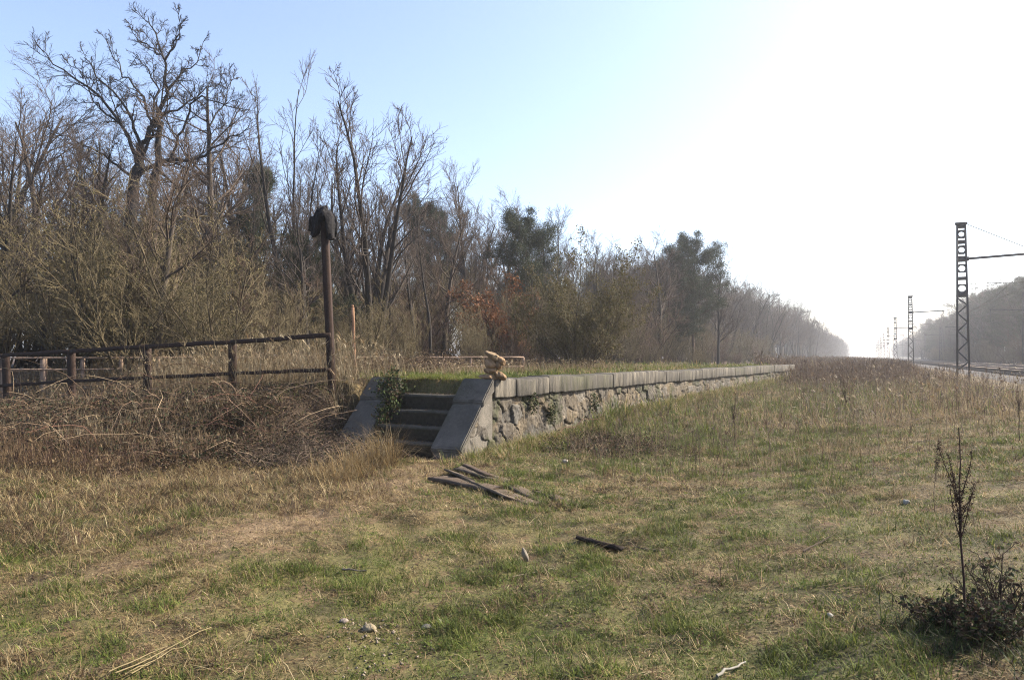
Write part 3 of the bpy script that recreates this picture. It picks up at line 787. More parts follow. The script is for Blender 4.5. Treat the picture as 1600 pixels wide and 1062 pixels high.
for pp, lab in ((3.18, 'overhead wires hung above the near track'), (10.7 - 3.08, 'overhead wires hung above the far track')):
    root = empty('overhead_wire', P2(pp, 0, 5), 0, lab, 'overhead wire', 'overhead wires'); loc = np.array(root.location)
    zc = ZM + mz(430); zt = ZM + mz(310)
    for nm, kind in (('messenger_wire', 0), ('contact_wire', 1)):
        pts = []
        for k in range(-1, 8):
            for j in range(8):
                f = j / 8; pts.append(P2(pp, (k + f) * 50, (zt - 1.1 * 4 * f * (1 - f)) if kind == 0 else zc) - loc)
        pts = np.array(pts); V, qd = tubes(pts[None], np.full((1, len(pts)), 0.014), 4)
        mesh_np(nm, V, None, qd, None, mat('wire_' + nm + str(int(pp)), base=(0.08, 0.07, 0.06), attr=False, namp=0.1), root)

# ------------------------------------------------------------------ platform: masonry, coping, cheeks, steps
plat = empty('platform_wall', uv(0, 0, 0), math.atan2(U[1], U[0]), 'long grey stone platform edge with rubble face, coping and a short flight of steps', 'platform')
# local frame: x along U, y = -N (left), z up   (rotation by atan2(U) maps x->U, y->(-U1,U0) = -N)
rng = np.random.RandomState(3)
# rubble face: irregular courses of stones
xs = np.concatenate([np.arange(-0.9, 9, 0.018), np.arange(9, PLEN, 0.05)]); zs = np.arange(-0.25, 0.93, 0.018)
X2, Z2 = np.meshgrid(xs, zs)
cell = []
zc = -0.3
while zc < 1.0:
    hc = rng.uniform(0.2, 0.36); xc = -1.2 + rng.rand() * 0.3
    while xc < PLEN + 0.5:
        wc = rng.uniform(0.22, 0.75); cell.append((xc + wc / 2 + rng.uniform(-.05, .05), zc + hc / 2 + rng.uniform(-0.07, 0.07))); xc += wc
    zc += hc
cell = np.array(cell)
wx = X2 + 0.16 * (fbm(X2 * 4, Z2 * 4, 61) - 0.5); wz = (Z2 + 0.16 * (fbm(X2 * 4 + 9, Z2 * 4, 62) - 0.5)) * 1.35
F1 = np.full(X2.shape, 9.0); F2 = np.full(X2.shape, 9.0); ID = np.zeros(X2.shape, int)
for j0 in range(0, X2.shape[1], 60):
    sl = slice(j0, j0 + 60); a0, a1 = xs[j0] - 0.9, xs[min(j0 + 59, len(xs) - 1)] + 0.9
    ids = np.where((cell[:, 0] > a0) & (cell[:, 0] < a1))[0]
    d = np.hypot(wx[:, sl][..., None] - cell[ids, 0], wz[:, sl][..., None] - cell[ids, 1] * 1.35)
    srt = np.argsort(d, axis=-1)[..., :2]
    F1[:, sl] = np.take_along_axis(d, srt[..., :1], -1)[..., 0]; F2[:, sl] = np.take_along_axis(d, srt[..., 1:2], -1)[..., 0]; ID[:, sl] = ids[srt[..., 0]]
jn = ss(0.35, 0.62, fbm(X2 * 2.2, Z2 * 2.2, 64, 3)); edge = np.clip((F2 - F1) / (0.012 + 0.045 * jn), 0, 1); edge = 1 - (1 - edge) * (0.35 + 0.65 * jn)
hc_ = rng.uniform(-0.02, 0.035, len(cell)); tint = rng.uniform(0.75, 1.15, len(cell)); warm = rng.uniform(-0.03, 0.04, len(cell))
depth = (0.05 + hc_[ID]) * ss(0, 1, edge) + 0.03 * (fbm(X2 * 7, Z2 * 5, 66) - 0.5) * 2 + 0.035 * (fbm(X2 * 28, Z2 * 28, 67) - 0.5)
top_in = ss(0.93, 0.88, Z2)
Y2 = 0.075 - depth * top_in
base = np.array([0.225, 0.19, 0.145]) * tint[ID][..., None] + warm[ID][..., None] * np.array([1, 0.3, -0.5])
mort = np.array([0.085, 0.075, 0.06]); colw = mort + (base - mort) * ss(0.1, 0.6, edge)[..., None]
stre = fbm(X2 * 5, Z2 * 0.8, 71, 5)[..., None]; colw = colw * (0.25 + 1.5 * stre)
moss = (ss(0.56, 0.68, fbm(X2 * 1.6, Z2 * 2.5, 73, 4)) * 0.7)[..., None]; colw = colw * (1 - moss) + np.array([0.07, 0.085, 0.03]) * moss
ny, nx = X2.shape; idx = np.arange(nx * ny).reshape(ny, nx)
# trim the mesh under the sloping cheek
quad = np.stack([idx[:-1, :-1], idx[:-1, 1:], idx[1:, 1:], idx[1:, :-1]], -1)
keep = (Z2[1:, 1:] < (PT + np.minimum(X2[:-1, :-1], 0) * 1.085) - 0.10)
mesh_np('rubble_face', np.stack([X2, Y2, Z2], -1).reshape(-1, 3), None, quad[keep], colw.reshape(-1, 3), M_stone, plat)
# coping blocks, each a little different
mb = MB(); x = 0.05; first = True
def coping_block(mb, x0, x1, y0, y1, z0, z1, col):
    nx_, b = max(2, int((x1 - x0) / 0.045)), 0.022
    ring = [(y0 + 0.004, z0), (y0, z0 + b), (y0, z1 - b), (y0 + b, z1), (y1 - b, z1), (y1, z1 - b), (y1, z0)]
    V = []; n = len(ring)
    for i in range(nx_ + 1):
        f = i / nx_; xx = x0 + (x1 - x0) * f; ins = 0.008 if i in (0, nx_) else 0
        for (yy, zz) in ring:
            nz = (vnoise(xx * 7, zz * 5 + yy * 9, 81) - 0.5) * 0.03
            V.append((xx, yy + nz + ins * (1 if yy < (y0 + y1) / 2 else -1), zz + (vnoise(xx * 5, yy * 5, 82) - 0.5) * 0.026 - 0.03 * float(ss(0.66, 0.8, vnoise(xx * 3.1, yy * 4, 83))) * (zz > (z0 + z1) / 2) - (ins if zz > (z0 + z1) / 2 else 0)))
    q = [(i * n + j, i * n + (j + 1) % n, (i + 1) * n + (j + 1) % n, (i + 1) * n + j) for i in range(nx_) for j in range(n)]
    q = [tuple(reversed(t)) for t in q]
    t_ = []
    for e_ in (0, nx_): 
        for j in range(1, n - 1): t_.append((e_ * n, e_ * n + j, e_ * n + j + 1))
    V = np.array(V); st_ = fbm(V[:, 0] * 11, V[:, 2] * 1.5 + V[:, 1] * 6, 84, 3); bl = fbm(V[:, 0] * 1.7, V[:, 2] * 3 + V[:, 1] * 3, 85, 3)
    K = np.asarray(col)[None, :] * (0.35 + 1.15 * ss(0.3, 0.7, st_))[:, None] * (0.6 + 0.8 * bl)[:, None]
    ms = ss(0.55, 0.7, fbm(V[:, 0] * 0.9, V[:, 1] * 4 + V[:, 2] * 2, 86, 3))[:, None] * 0.6; K = K * (1 - ms) + np.array([0.075, 0.08, 0.035]) * ms
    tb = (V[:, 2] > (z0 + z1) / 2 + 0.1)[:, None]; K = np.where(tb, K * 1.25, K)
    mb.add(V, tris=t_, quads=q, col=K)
while x < PLEN:
    L = rng.uniform(1.2, 2.3) if x > 0.3 else 0.72
    c = np.array([0.145, 0.127, 0.10]) * rng.uniform(0.9, 1.1) * (1.2 if first else 1); first = False
    dz = rng.uniform(-0.012, 0.012)
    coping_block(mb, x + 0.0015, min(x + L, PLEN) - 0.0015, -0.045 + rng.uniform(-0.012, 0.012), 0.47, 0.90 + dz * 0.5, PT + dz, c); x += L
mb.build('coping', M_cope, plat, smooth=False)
# wall core and far end
mb = MB(); mb.box((PLEN / 2 + 0.05, 0.28, 0.3), (PLEN - 0.1, 0.34, 1.18), col=(0.12, 0.11, 0.09)); mb.build('wall_core', M_stone, plat)
# cheek walls: upper and lower sloping slab, vertical nose
def cheek(y0, y1, core_col):
    """y measured left from the track face"""
    def wedge(name, prof, ya, yb, col, m, par):
        P = np.array(prof, float); n = len(P); V = [(p[0], ya, p[1]) for p in P] + [(p[0], yb, p[1]) for p in P]
        q = [(i, i + n, (i + 1) % n + n, (i + 1) % n) for i in range(n)]
        t_ = [(0, i, i + 1) for i in range(1, n - 1)] + [(n, n + i + 1, n + i) for i in range(1, n - 1)]
        me = bpy.data.meshes.new(name); me.from_pydata(V, [], q + t_); me.update()
        import bmesh
        bm = bmesh.new(); bm.from_mesh(me); bmesh.ops.dissolve_limit(bm, angle_limit=0.01, verts=bm.verts, edges=bm.edges)
        bmesh.ops.recalc_face_normals(bm, faces=bm.faces)
        bmesh.ops.bevel(bm, geom=list(bm.edges), offset=0.018, segments=2, affect='EDGES')
        bmesh.ops.triangulate(bm, faces=bm.faces)
        bmesh.ops.subdivide_edges(bm, edges=[e for e in bm.edges if e.calc_length() > 0.07], cuts=5, use_grid_fill=False)
        for v in bm.verts:
            k = (vnoise(v.co.x * 9 + v.co.z * 4, v.co.y * 9 + v.co.z * 5, 91) - 0.5) * 0.026
            v.co.x += float(k); v.co.z += float(k) * 0.7; v.co.y += float(k) * 0.5
        bm.to_mesh(me); bm.free()
        ca = me.color_attributes.new('Col', 'FLOAT_COLOR', 'POINT'); c4 = np.ones((len(me.vertices), 4), np.float32)
        co = np.array([v.co[:] for v in me.vertices]); f_ = fbm(co[:, 0] * 5 + co[:, 2] * 2, co[:, 1] * 6, 87, 4); g_ = ss(0.55, 0.68, fbm(co[:, 0] * 3 - co[:, 2], co[:, 1] * 3.5 + 4, 88, 3))[:, None] * 0.6
        c4[:, :3] = (np.array(col)[None, :] * (0.3 + 1.4 * f_)[:, None]) * (1 - g_) + np.array([0.06, 0.062, 0.032]) * g_; ca.data.foreach_set('color', c4.ravel())
        o = bpy.data.objects.new(name, me); C.objects.link(o); me.materials.append(m); o.parent = par
        return o
    sl = lambda x: PT + x * 1.085
    cw = wedge('cheek_wall', [(0.045, -0.3), (0.045, sl(-0.02)), (-0.02, sl(-0.02)), (-0.315, sl(-0.315) - 0.0), (-0.325, sl(-0.325) - 0.045), (-0.94, sl(-0.94) - 0.045 + 0.02), (-0.955, 0.12), (-0.94, -0.3)], y0 + 0.012, y1 - 0.012, core_col, M_slab, plat)
    wedge('upper_slab', [(0.04, PT + 0.012), (0.0, PT + 0.012), (-0.335, sl(-0.335) + 0.02), (-0.335, sl(-0.335) - 0.10), (0.04, PT - 0.2)], y0 - 0.03, y1 + 0.02, (0.165, 0.148, 0.125), M_slab, cw)
    wedge('lower_slab', [(-0.338, sl(-0.338) - 0.03), (-0.955, sl(-0.955) - 0.02), (-0.975, sl(-0.955) - 0.07), (-0.94, sl(-0.955) - 0.13), (-0.338, sl(-0.338) - 0.16)], y0 - 0.012, y1 + 0.012, (0.18, 0.162, 0.138), M_slab, cw)
cheek(0.0, W1, (0.23, 0.205, 0.17)); cheek(W2, W3, (0.34, 0.325, 0.29))
# steps
for k, (xe, z) in enumerate(((-0.93, 0.2), (-0.70, 0.44), (-0.45, 0.69), (-0.19, 0.95))):
    mb = MB(); n = 14; yy = np.linspace(W1 - 0.01, W2 + 0.01, n)
    x1 = 0.10
    V = []
    for y in yy:
        w1_ = (vnoise(y * 5, k * 3.3, 95) - 0.5) * 0.03; w2_ = (vnoise(y * 7, k * 2.1 + 5, 96) - 0.5) * 0.02
        V += [(xe + 0.015 + w1_, y, -0.3), (xe + w1_ + 0.012, y, z - 0.06), (xe - 0.012 + w1_, y, z - 0.05), (xe - 0.008 + w1_, y, z - 0.015 + w2_), (xe + 0.02 + w1_, y, z + w2_), (x1, y, z + w2_ * 0.3), (x1, y, -0.3)]
    m7 = 7
    q = [(i * m7 + j, (i + 1) * m7 + j, (i + 1) * m7 + (j + 1) % m7, i * m7 + (j + 1) % m7) for i in range(n - 1) for j in range(m7)]
    mb.add(V, quads=q, col=(0.11, 0.098, 0.08)); mb.build('step', M_step, plat)

# ------------------------------------------------------------------ cairn of stones on the corner
def rock(name, c, size, seed, col, rot=(0, 0, 0), label=None, cat='stone', group=None, amp=0.2, sub=4, matl=None, parent=None):
    import bmesh
    bm = bmesh.new(); bmesh.ops.create_icosphere(bm, subdivisions=sub, radius=1.0)
    rg = np.random.RandomState(seed); o3 = rg.rand(3) * 50
    planes = rg.normal(size=(9, 3)); planes /= np.linalg.norm(planes, axis=1, keepdims=True); pd = rg.uniform(0.62, 0.9, 9)
    for v in bm.verts:
        p = np.array(v.co); d = p / np.linalg.norm(p)
        k = 1.0
        for pl, pdist in zip(planes, pd):
            dt = float(d @ pl)
            if dt > 0: k = min(k, 0.08 + 0.92 * min(1.0, pdist / max(dt, 1e-3)))
        nz = float(vnoise(d[0] * 2.2 + o3[0] + d[2], d[1] * 2.2 + o3[1] - d[2] * 1.3, seed)) - 0.5
        nf = float(vnoise(d[0] * 6 + o3[0] + d[2] * 3, d[1] * 6 + o3[2] - d[2] * 4, seed + 1)) - 0.5
        v.co = Vector(p * (k + amp * nz + amp * 0.35 * nf))
    Mx = Matrix.Rotation(rot[2], 3, 'Z') @ Matrix.Rotation(rot[1], 3, 'Y') @ Matrix.Rotation(rot[0], 3, 'X') @ Matrix.Diagonal(Vector(size) / 2)
    bm.transform(Mx.to_4x4())
    me = bpy.data.meshes.new(name)
    for f in bm.faces: f.smooth = True
    bm.to_mesh(me); bm.free()
    ca = me.color_attributes.new('Col', 'FLOAT_COLOR', 'POINT'); c4 = np.ones((len(me.vertices), 4), np.float32); c4[:, :3] = col; ca.data.foreach_set('color', c4.ravel())
    me.materials.append(matl or M_rock)
    o = bpy.data.objects.new(name, me); C.objects.link(o); o.location = tuple(float(v) for v in c)
    return tag(o, label, cat, group)
cq = 12.62; K_ = cq / F / 5.307
def cz(zx, zy, dd=0.0): 
    p = at(700 + zx / 5.307, 530 + zy / 5.307, cq + dd); return p
gC = 'stones stacked in the small cairn on the platform corner'
zb = PT + 0.005
cp = at(765, 592, cq)
def cs(zx, zy, w, h, d, seed, col, label, rot=(0, 0, 0), dd=0.0):
    p = np.array([cp[0] + (zx - 345) * K_, cp[1] + dd, zb + (330 - zy) * K_]); rock('cairn_stone', p, (w * K_, d * K_, h * K_), seed, col, rot, label, 'stone', gC)
tan = np.array([0.42, 0.27, 0.15])
cs(340, 308, 178, 60, 130, 1, tan * 1.0, 'wide flat tan stone at the bottom left of the cairn')
cs(432, 302, 112, 70, 100, 2, tan * 0.9, 'wedge shaped tan stone at the bottom right of the cairn', (0, 0.5, 0), -0.02)
cs(352, 262, 130, 52, 110, 3, tan * 0.85, 'reddish flat stone in the second layer of the cairn', (0, 0.1, 0))
cs(352, 205, 118, 90, 100, 4, tan * 1.1, 'chunky pale stone in the middle of the cairn')
cs(372, 140, 150, 76, 110, 5, tan * np.array([0.9, 1.0, 1.05]), 'sloping greyish cap stone on top of the cairn', (0, 0.45, 0))
cs(440, 178, 96, 62, 80, 6, tan * 0.95, 'knobbly tan stone overhanging on the right of the cairn top', (0, 0.75, 0), -0.01)
cs(418, 218, 70, 80, 80, 8, tan * 0.8, 'small tan stone wedged under the overhanging one in the cairn', (0, 0.3, 0))

# ------------------------------------------------------------------ near fence with tall post
def fence_near():
    root = empty('iron_fence', (FA[0], FA[1], float(H(*FA))), 0, 'dark rusty two rail fence on the bramble bank left of the tall post', 'fence')
    loc = np.array(root.location)
    cols_px = [(8, 553, 600), (112, 547, 593), (230, 539, 588), (363, 532, 581), (517, 521, 575)]
    def pos(px, py):
        k = (px - 800) / F
        # intersect column with the fence line
        d = FB - FA; t_ = (k * FA[1] - FA[0]) / (d[0] - k * d[1]); p = FA + d * t_
        return at(px, py, p[1])
    tops = [pos(p[0], p[1]) for p in cols_px]; lows = [pos(p[0], p[2]) for p in cols_px]
    ext = -1
    a0 = tops[0] + (tops[0] - tops[1]) * 2; b0 = lows[0] + (lows[0] - lows[1]) * 2
    for k in range(4):
        p = tops[k]; g = float(H(p[0], p[1])); mb = MB()
        lean = 0.10 if k == 0 else 0.03
        mb.bar(np.array([p[0] + lean, p[1], g - 0.3]) - loc, p + [0, 0, 0.01] - loc, 0.13, 0.10, segs=6, wob=0.006); mb.build('post', M_iron, root)
    mb = MB(); p = a0; mb.bar(np.array([p[0], p[1], float(H(p[0], p[1])) - 0.3]) - loc, p - loc, 0.115, 0.085); mb.build('post', M_iron, root)
    for seq, nm in (([a0] + tops, 'top_rail'), ([b0] + lows, 'lower_rail')):
        mb = MB()
        for i in range(len(seq) - 1):
            mb.bar(seq[i] + [0, -0.05, -0.03] - loc, seq[i + 1] + [0, -0.05, -0.03] - loc, 0.04, 0.085 if nm == 'top_rail' else 0.07, segs=8, wob=0.008)
        mb.build(nm, M_iron, root)
fence_near()
pb = at(518, 600, 13.6); ptp = at(506, 345, 13.6)
post = empty('tall_post', (pb[0], pb[1], float(H(pb[0], pb[1])) - 0.1), 0, 'tall rusty post at the end of the near fence, topped with a ragged black hood', 'post')
loc = np.array(post.location)
mb = MB(); 
p0 = np.array([pb[0] + 0.02, pb[1], loc[2] - 0.2]) - loc; p1 = ptp - loc
mb.bar(p0, p1, 0.12, 0.05, up=(0, 1, 0), segs=10, wob=0.003); mb.bar(p0 + [0.045, 0.06, 0], p1 + [0.045, 0.06, 0], 0.03, 0.14, up=(0, 1, 0)); mb.bar(p0 + [-0.045, 0.06, 0], p1 + [-0.045, 0.06, 0], 0.03, 0.14, up=(0, 1, 0)); mb.build('shaft', M_iron, post)
# hood: lumpy cap with two drooping flaps
def hood():
    import bmesh
    bm = bmesh.new(); bmesh.ops.create_icosphere(bm, subdivisions=4, radius=1)
    for v in bm.verts:
        x, y, z = v.co
        dx = abs(x)
        zz = z * 0.20 + 0.03 - 0.34 * (max(0, dx - 0.30)) ** 1.0 * (1.0 if z < 0.3 else 0.55)
        if z < 0 and dx < 0.35: zz = z * 0.07
        if z < 0 and dx >= 0.35: zz -= 0.10 + 0.05 * (x > 0)
        if z > 0.6: zz += 0.03 * math.sin(x * 11)
        n = (float(vnoise(x * 4 + z, y * 4 + z * 3, 55)) - 0.5) * 0.07
        v.co = Vector((x * 0.215 + n, y * 0.16 + n * 0.5, zz + n))
    for f in bm.faces: f.smooth = True
    me = bpy.data.meshes.new('hood'); bm.to_mesh(me); bm.free(); me.materials.append(M_hood)
    o = bpy.data.objects.new('hood', me); C.objects.link(o); o.parent = post
    o.location = tuple(at(505, 346, 13.6) - loc + np.array([0, 0.0, 0.05]))
    mb = MB()
    for sx, ln_ in ((-1, 0.44), (1, 0.5)):
        for j in range(5):
            xx = sx * (0.12 + 0.022 * j); yy = R.uniform(-0.08, 0.08)
            mb.bar((xx, yy, 0.04), (xx + sx * 0.03, yy + R.uniform(-.02, .02), 0.1 - ln_ * R.uniform(0.75, 1.0)), 0.07, 0.05, segs=5, wob=0.012, ends=0.7)
    for j in range(4): mb.bar((-0.09 + 0.05 * j, 0, 0.14), (-0.11 + 0.055 * j, 0, 0.22 + 0.035 * (j % 2)), 0.045, 0.04, ends=0.5)
    f = mb.build('flaps', M_hood, o)
hood()

# far pale fence, rusty stake
def fence_far():
    A = at(-60, HOR, 17.5); B = at(818, HOR, 22.5)
    root = empty('concrete_fence', (A[0], A[1], float(H(A[0], A[1]))), 0, 'low pale reddish concrete fence with thin level rails behind the bank and stairs', 'fence')
    loc = np.array(root.location); n = 17
    for k in range(n + 1):
        f = k / n; p = A + (B - A) * f; g = float(H(p[0], p[1]))
        mb = MB(); w = 0.13 if k % 4 == 2 and k < 9 else 0.07
        mb.bar(np.array([p[0], p[1], g - 0.2]) - loc, np.array([p[0], p[1], 1.60]) - loc, w, 0.08, segs=4, wob=0.005); mb.build('post', M_conc, root)
    for z, nm in ((1.585, 'top_rail'), (1.30, 'lower_rail')):
        mb = MB(); mb.bar(np.array([A[0], A[1] - 0.05, z]) - loc, np.array([B[0], B[1] - 0.05, z + 0.02]) - loc, 0.03, 0.04, segs=30, wob=0.006); mb.build(nm, M_conc, root)
fence_far()
a_ = at(551, 480, 15.5); b_ = at(556, 560, 15.5)
stake = MB(); g = float(H(b_[0], b_[1])); lz = np.array([b_[0], b_[1], g])
stake.bar(np.array([0, 0, -0.3]), a_ - lz, 0.06, 0.04, segs=6, wob=0.006); stake.bar(a_ - lz + [-0.01, 0, 0], a_ - lz + [0.0, 0, 0.05], 0.05, 0.04)
o = stake.build('stake', mat('orange_rust', base=(0.22, 0.125, 0.075), attr=False, nscale=15, namp=0.35, bump=0.4)); o.location = tuple(lz)
tag(o, 'orange rusty stake standing behind the bank just right of the tall post', 'stake')

# ------------------------------------------------------------------ ground cover
def scatter(n, x0, x1, y0, y1, fn):
    """rejection sample with density fn(x, y) in 0..1"""
    x = R.uniform(x0, x1, n); y = R.uniform(y0, y1, n); k = R.rand(n) < fn(x, y); return x[k], y[k]

def in_view(x, y, m=60):
    px = 800 + F * x / np.maximum(y, 0.1); return (px > -m) & (px < 1600 + m)

def free(x, y):
    s, t = st(x, y)
    onwall = (t < 0.06) & (t > -0.5) & (s > -1.0) & (s < PLEN)
    stairs = (t < 0.02) & (t > -W3 - 0.03) & (s > -1.0) & (s < 0.12)
    return ~(onwall | stairs)

GREEN = [(0.17, 0.21, 0.04), (0.24, 0.265, 0.06), (0.10, 0.14, 0.03)]
STRAW = [(0.52, 0.40, 0.20), (0.40, 0.285, 0.14), (0.62, 0.51, 0.30), (0.16, 0.095, 0.055)]
def turf_cols(x, y, extra=0.0):
    n = len(x); g = green_at(x, y) + extra
    cl = fbm(x * 7.0, y * 7.0, 171, 3) - 0.5; c2 = vnoise(x * 13.0, y * 13.0, 175)
    isg = (np.clip(g * 1.3 - 0.08, 0.05, 0.93) + cl * 1.5 + R.normal(size=n) * 0.16) > 0.5
    col = np.where(isg[:, None], pick(GREEN, (3, 2, 3), n), pick(STRAW, (3, 4, 1.5, 4), n))
    return col * (0.55 + 0.9 * c2)[:, None], isg

VV = []; TT = []; KK = []; nn = 0
def push(V, t, K):
    global nn
    VV.append(V); TT.append(t + nn); KK.append(K); nn += len(V)
def flush(name, label, cat, m=M_grass, quads=False):
    global VV, TT, KK, nn
    o = mesh_np(name, np.concatenate(VV), None if quads else np.concatenate(TT), np.concatenate(TT) if quads else None, np.concatenate(KK), m)
    VV, TT, KK, nn = [], [], [], 0
    return tag(o, label, cat, None, 'stuff')

def cover(x): return 0.62 + 0.38 * ss(0.3, 0.55, x)
# short turf, four distance bands
for (n, y0, y1, hs, ws) in ((330000, 2.9, 7.5, 0.028, 0.0042), (430000, 7.5, 14, 0.038, 0.007), (380000, 14, 34, 0.07, 0.013), (90000, 34, 75, 0.13, 0.035)):
    y = (y0 ** 1.3 + (y1 ** 1.3 - y0 ** 1.3) * R.rand(n)) ** (1 / 1.3)
    x = y * R.uniform(-0.73, 0.73, n)
    wide = R.rand(n) < 0.14                       # the field goes on to both sides
    x = np.where(wide, np.sign(x) * (y * R.uniform(0.7, 1.05, n) + R.uniform(0, 4.0, n) * (y < 14)), x)
    k = free(x, y) & (R.rand(n) < cover(fbm(x * 1.1, y * 1.1, 111)) * (0.5 + 0.5 * ss(0.38, 0.55, fbm(x * 4.5, y * 4.5, 113, 3))) * (1 - 0.4 * path_at(x, y))) & (tp(x, y) < -0.5) & (x - 0.4826 * y > -16)
    x, y = x[k], y[k]; n = len(x); col, isg = turf_cols(x, y)
    tuft = ss(0.52, 0.72, fbm(x * 3.1, y * 3.1, 121, 3))
    s_, t_ = st(x, y)
    hh = hs * R.uniform(0.5, 1.5, n) * (0.8 + 1.7 * tuft) * (1 + 0.9 * ss(1.2, 0.3, t_) * (t_ > 0)) * (1 + 0.6 * ss(9, 14, y) * (t_ > 0))
    flat = (R.rand(n) < 0.6) & ~isg
    ln_ = np.where(flat, R.uniform(1.15, 1.5, n), R.uniform(0.2, 1.1, n))
    push(*blades(np.stack([x, y, H(x, y) - 0.002 + 0.012 * R.rand(n) * flat], 1), np.where(flat, hh * 2.6, hh), ws * R.uniform(0.6, 1.4, n) * np.where(flat, 0.8, 1), R.uniform(0, 6.28, n), ln_, R.uniform(0, 0.7, n), col))
flush('turf', 'short patchy turf of green grass, moss and straw over the field', 'grass')

# longer tufts
def tufts(nt, sel, per, h, w, cols, probs, spread=0.05, lean=(0.05, 0.6), curl=(0.2, 1.0)):
    x, y = sel(nt); x = np.repeat(x, per) + R.normal(size=len(x) * per) * spread; y = np.repeat(y, per) + R.normal(size=len(y) * per) * spread
    k = free(x, y); x, y = x[k], y[k]; n = len(x)
    push(*blades(np.stack([x, y, H(x, y) - 0.01], 1), h * R.uniform(0.4, 1.2, n), w * R.uniform(0.6, 1.3, n), R.uniform(0, 6.28, n), R.uniform(*lean, n), R.uniform(*curl, n), pick(cols, probs, n)))
def sel_view(y0, y1, fn=None, pxr=(-40, 1640)):
    def f(n):
        y = R.uniform(y0 ** 1.5, y1 ** 1.5, n) ** (1 / 1.5); k0, k1 = (pxr[0] - 800) / F, (pxr[1] - 800) / F
        x = y * R.uniform(k0, k1, n); m = np.ones(n, bool) if fn is None else R.rand(n) < fn(x, y)
        return x[m], y[m]
    return f
fd = (FB - FA) / np.linalg.norm(FB - FA); fn_ = np.array([fd[1], -fd[0]]); fn_ = -fn_ if fn_[1] > 0 else fn_
def fence_d(x, y): return (x - FA[0]) * fn_[0] + (y - FA[1]) * fn_[1]
def fence_al(x, y): return (x - FA[0]) * fd[0] + (y - FA[1]) * fd[1]
# scattered tufts in the foreground
tufts(900, sel_view(3.2, 9, lambda x, y: ss(0.5, 0.62, fbm(x * 1.3, y * 1.3, 131))), 34, 0.10, 0.004, GREEN + STRAW[:2], (3, 3, 3, 1, 1), 0.05)
tufts(500, sel_view(3.2, 10), 22, 0.15, 0.003, STRAW, (3, 2, 2, 2), 0.04, (0.3, 1.3))
tufts(420, sel_view(4.5, 17, lambda x, y: 0.2 + 0.8 * ss(0.5, 0.62, fbm(x * 0.9, y * 0.9, 137)), (700, 1640)), 26, 0.15, 0.0055, [(0.15, 0.09, 0.06), (0.10, 0.065, 0.045), (0.3, 0.21, 0.13)], (3, 3, 2), 0.07, (0.1, 1.2))
tufts(500, sel_view(5, 16, None, (300, 1640)), 40, 0.13, 0.005, [(0.62, 0.51, 0.31), (0.5, 0.38, 0.2), (0.42, 0.3, 0.16)], (2, 3, 3), 0.08, (0.3, 1.4), (0.4, 1.3))
# straw skirt below the bank
tufts(1500, sel_view(6.5, 11.5, lambda x, y: ss(4.6, 3.2, fence_d(x, y)) * (fence_al(x, y) > -0.5), (-60, 640)), 60, 0.26, 0.006, STRAW, (3, 3, 2, 3), 0.09, (0.1, 1.1), (0.3, 1.3))
def skirt(x, y):
    px = 800 + F * x / y; py = HOR + F * EYE / y
    return ss(900 - 0.17 * px, 840 - 0.17 * px, py) * (py > 700) * ss(600, 480, px) * (0.25 + 0.75 * ss(0.42, 0.6, fbm(x * 1.4, y * 1.4, 181)))
tufts(2600, sel_view(5.4, 11.5, skirt, (-60, 620)), 40, 0.20, 0.006, STRAW + [(0.12, 0.075, 0.05), (0.10, 0.12, 0.04)], (3, 3, 1, 3, 3, 1.5), 0.08, (0.1, 1.2), (0.3, 1.3))
# yellow tussocks by the left cheek
def near_pt(cx, cy, r):
    return lambda n: (cx + R.normal(size=n) * r, cy + R.normal(size=n) * r)
for (px, py, r, hh, nt) in ((590, 734, 0.09, 0.7, 8), (560, 742, 0.16, 0.5, 9), (515, 752, 0.3, 0.4, 14), (608, 726, 0.05, 0.8, 5)):
    p = on_ground(px, py); tufts(nt, near_pt(p[0], p[1], r), 60, hh, 0.006, [(0.42, 0.28, 0.12), (0.36, 0.26, 0.13), (0.50, 0.40, 0.22), (0.16, 0.10, 0.05)], (3, 3, 2, 2), 0.07, (0.0, 0.6), (0.2, 1.0))
for (px, py, r_, hh, nt) in ((690, 770, 0.35, 0.10, 30), (760, 775, 0.4, 0.10, 40), (830, 795, 0.35, 0.09, 40), (778, 757, 0.06, 0.22, 8), (935, 862, 0.2, 0.06, 26), (700, 735, 0.3, 0.12, 30), (850, 775, 0.3, 0.09, 30)):
    p = on_ground(px, py); tufts(nt, near_pt(p[0], p[1], r_), 26, hh, 0.005, GREEN[:2] + STRAW[:2] + [(0.15, 0.10, 0.06)], (2, 2, 3, 3, 3), 0.05, (0.1, 1.2))
p = on_ground(1530, 985); tufts(60, near_pt(p[0], p[1], 0.2), 30, 0.13, 0.005, [(0.05, 0.075, 0.02), (0.08, 0.11, 0.03), (0.05, 0.035, 0.025)], (3, 2, 2), 0.05)
# grass in front of the stairs and by the wall foot
tufts(700, lambda n: (lambda s, t: (T[0] + U[0] * s + N[0] * t, T[1] + U[1] * s + N[1] * t))(R.uniform(-1.0, 26, n), 0.08 + np.abs(R.normal(size=n)) * 0.35), 46, 0.26, 0.007, GREEN[:2] + STRAW[:3], (4, 4, 3, 3, 2), 0.08)
tufts(150, lambda n: (lambda s, t: (T[0] + U[0] * s + N[0] * t, T[1] + U[1] * s + N[1] * t))(R.uniform(0.14, 1.5, n), R.uniform(-2.6, -0.6, n)), 60, 0.13, 0.006, [(0.17, 0.21, 0.035), (0.22, 0.24, 0.05), (0.3, 0.25, 0.1)], (3, 3, 1), 0.08)
flush('grass_tufts', 'longer tussocks of green and yellow grass in the field and below the wall', 'grass')

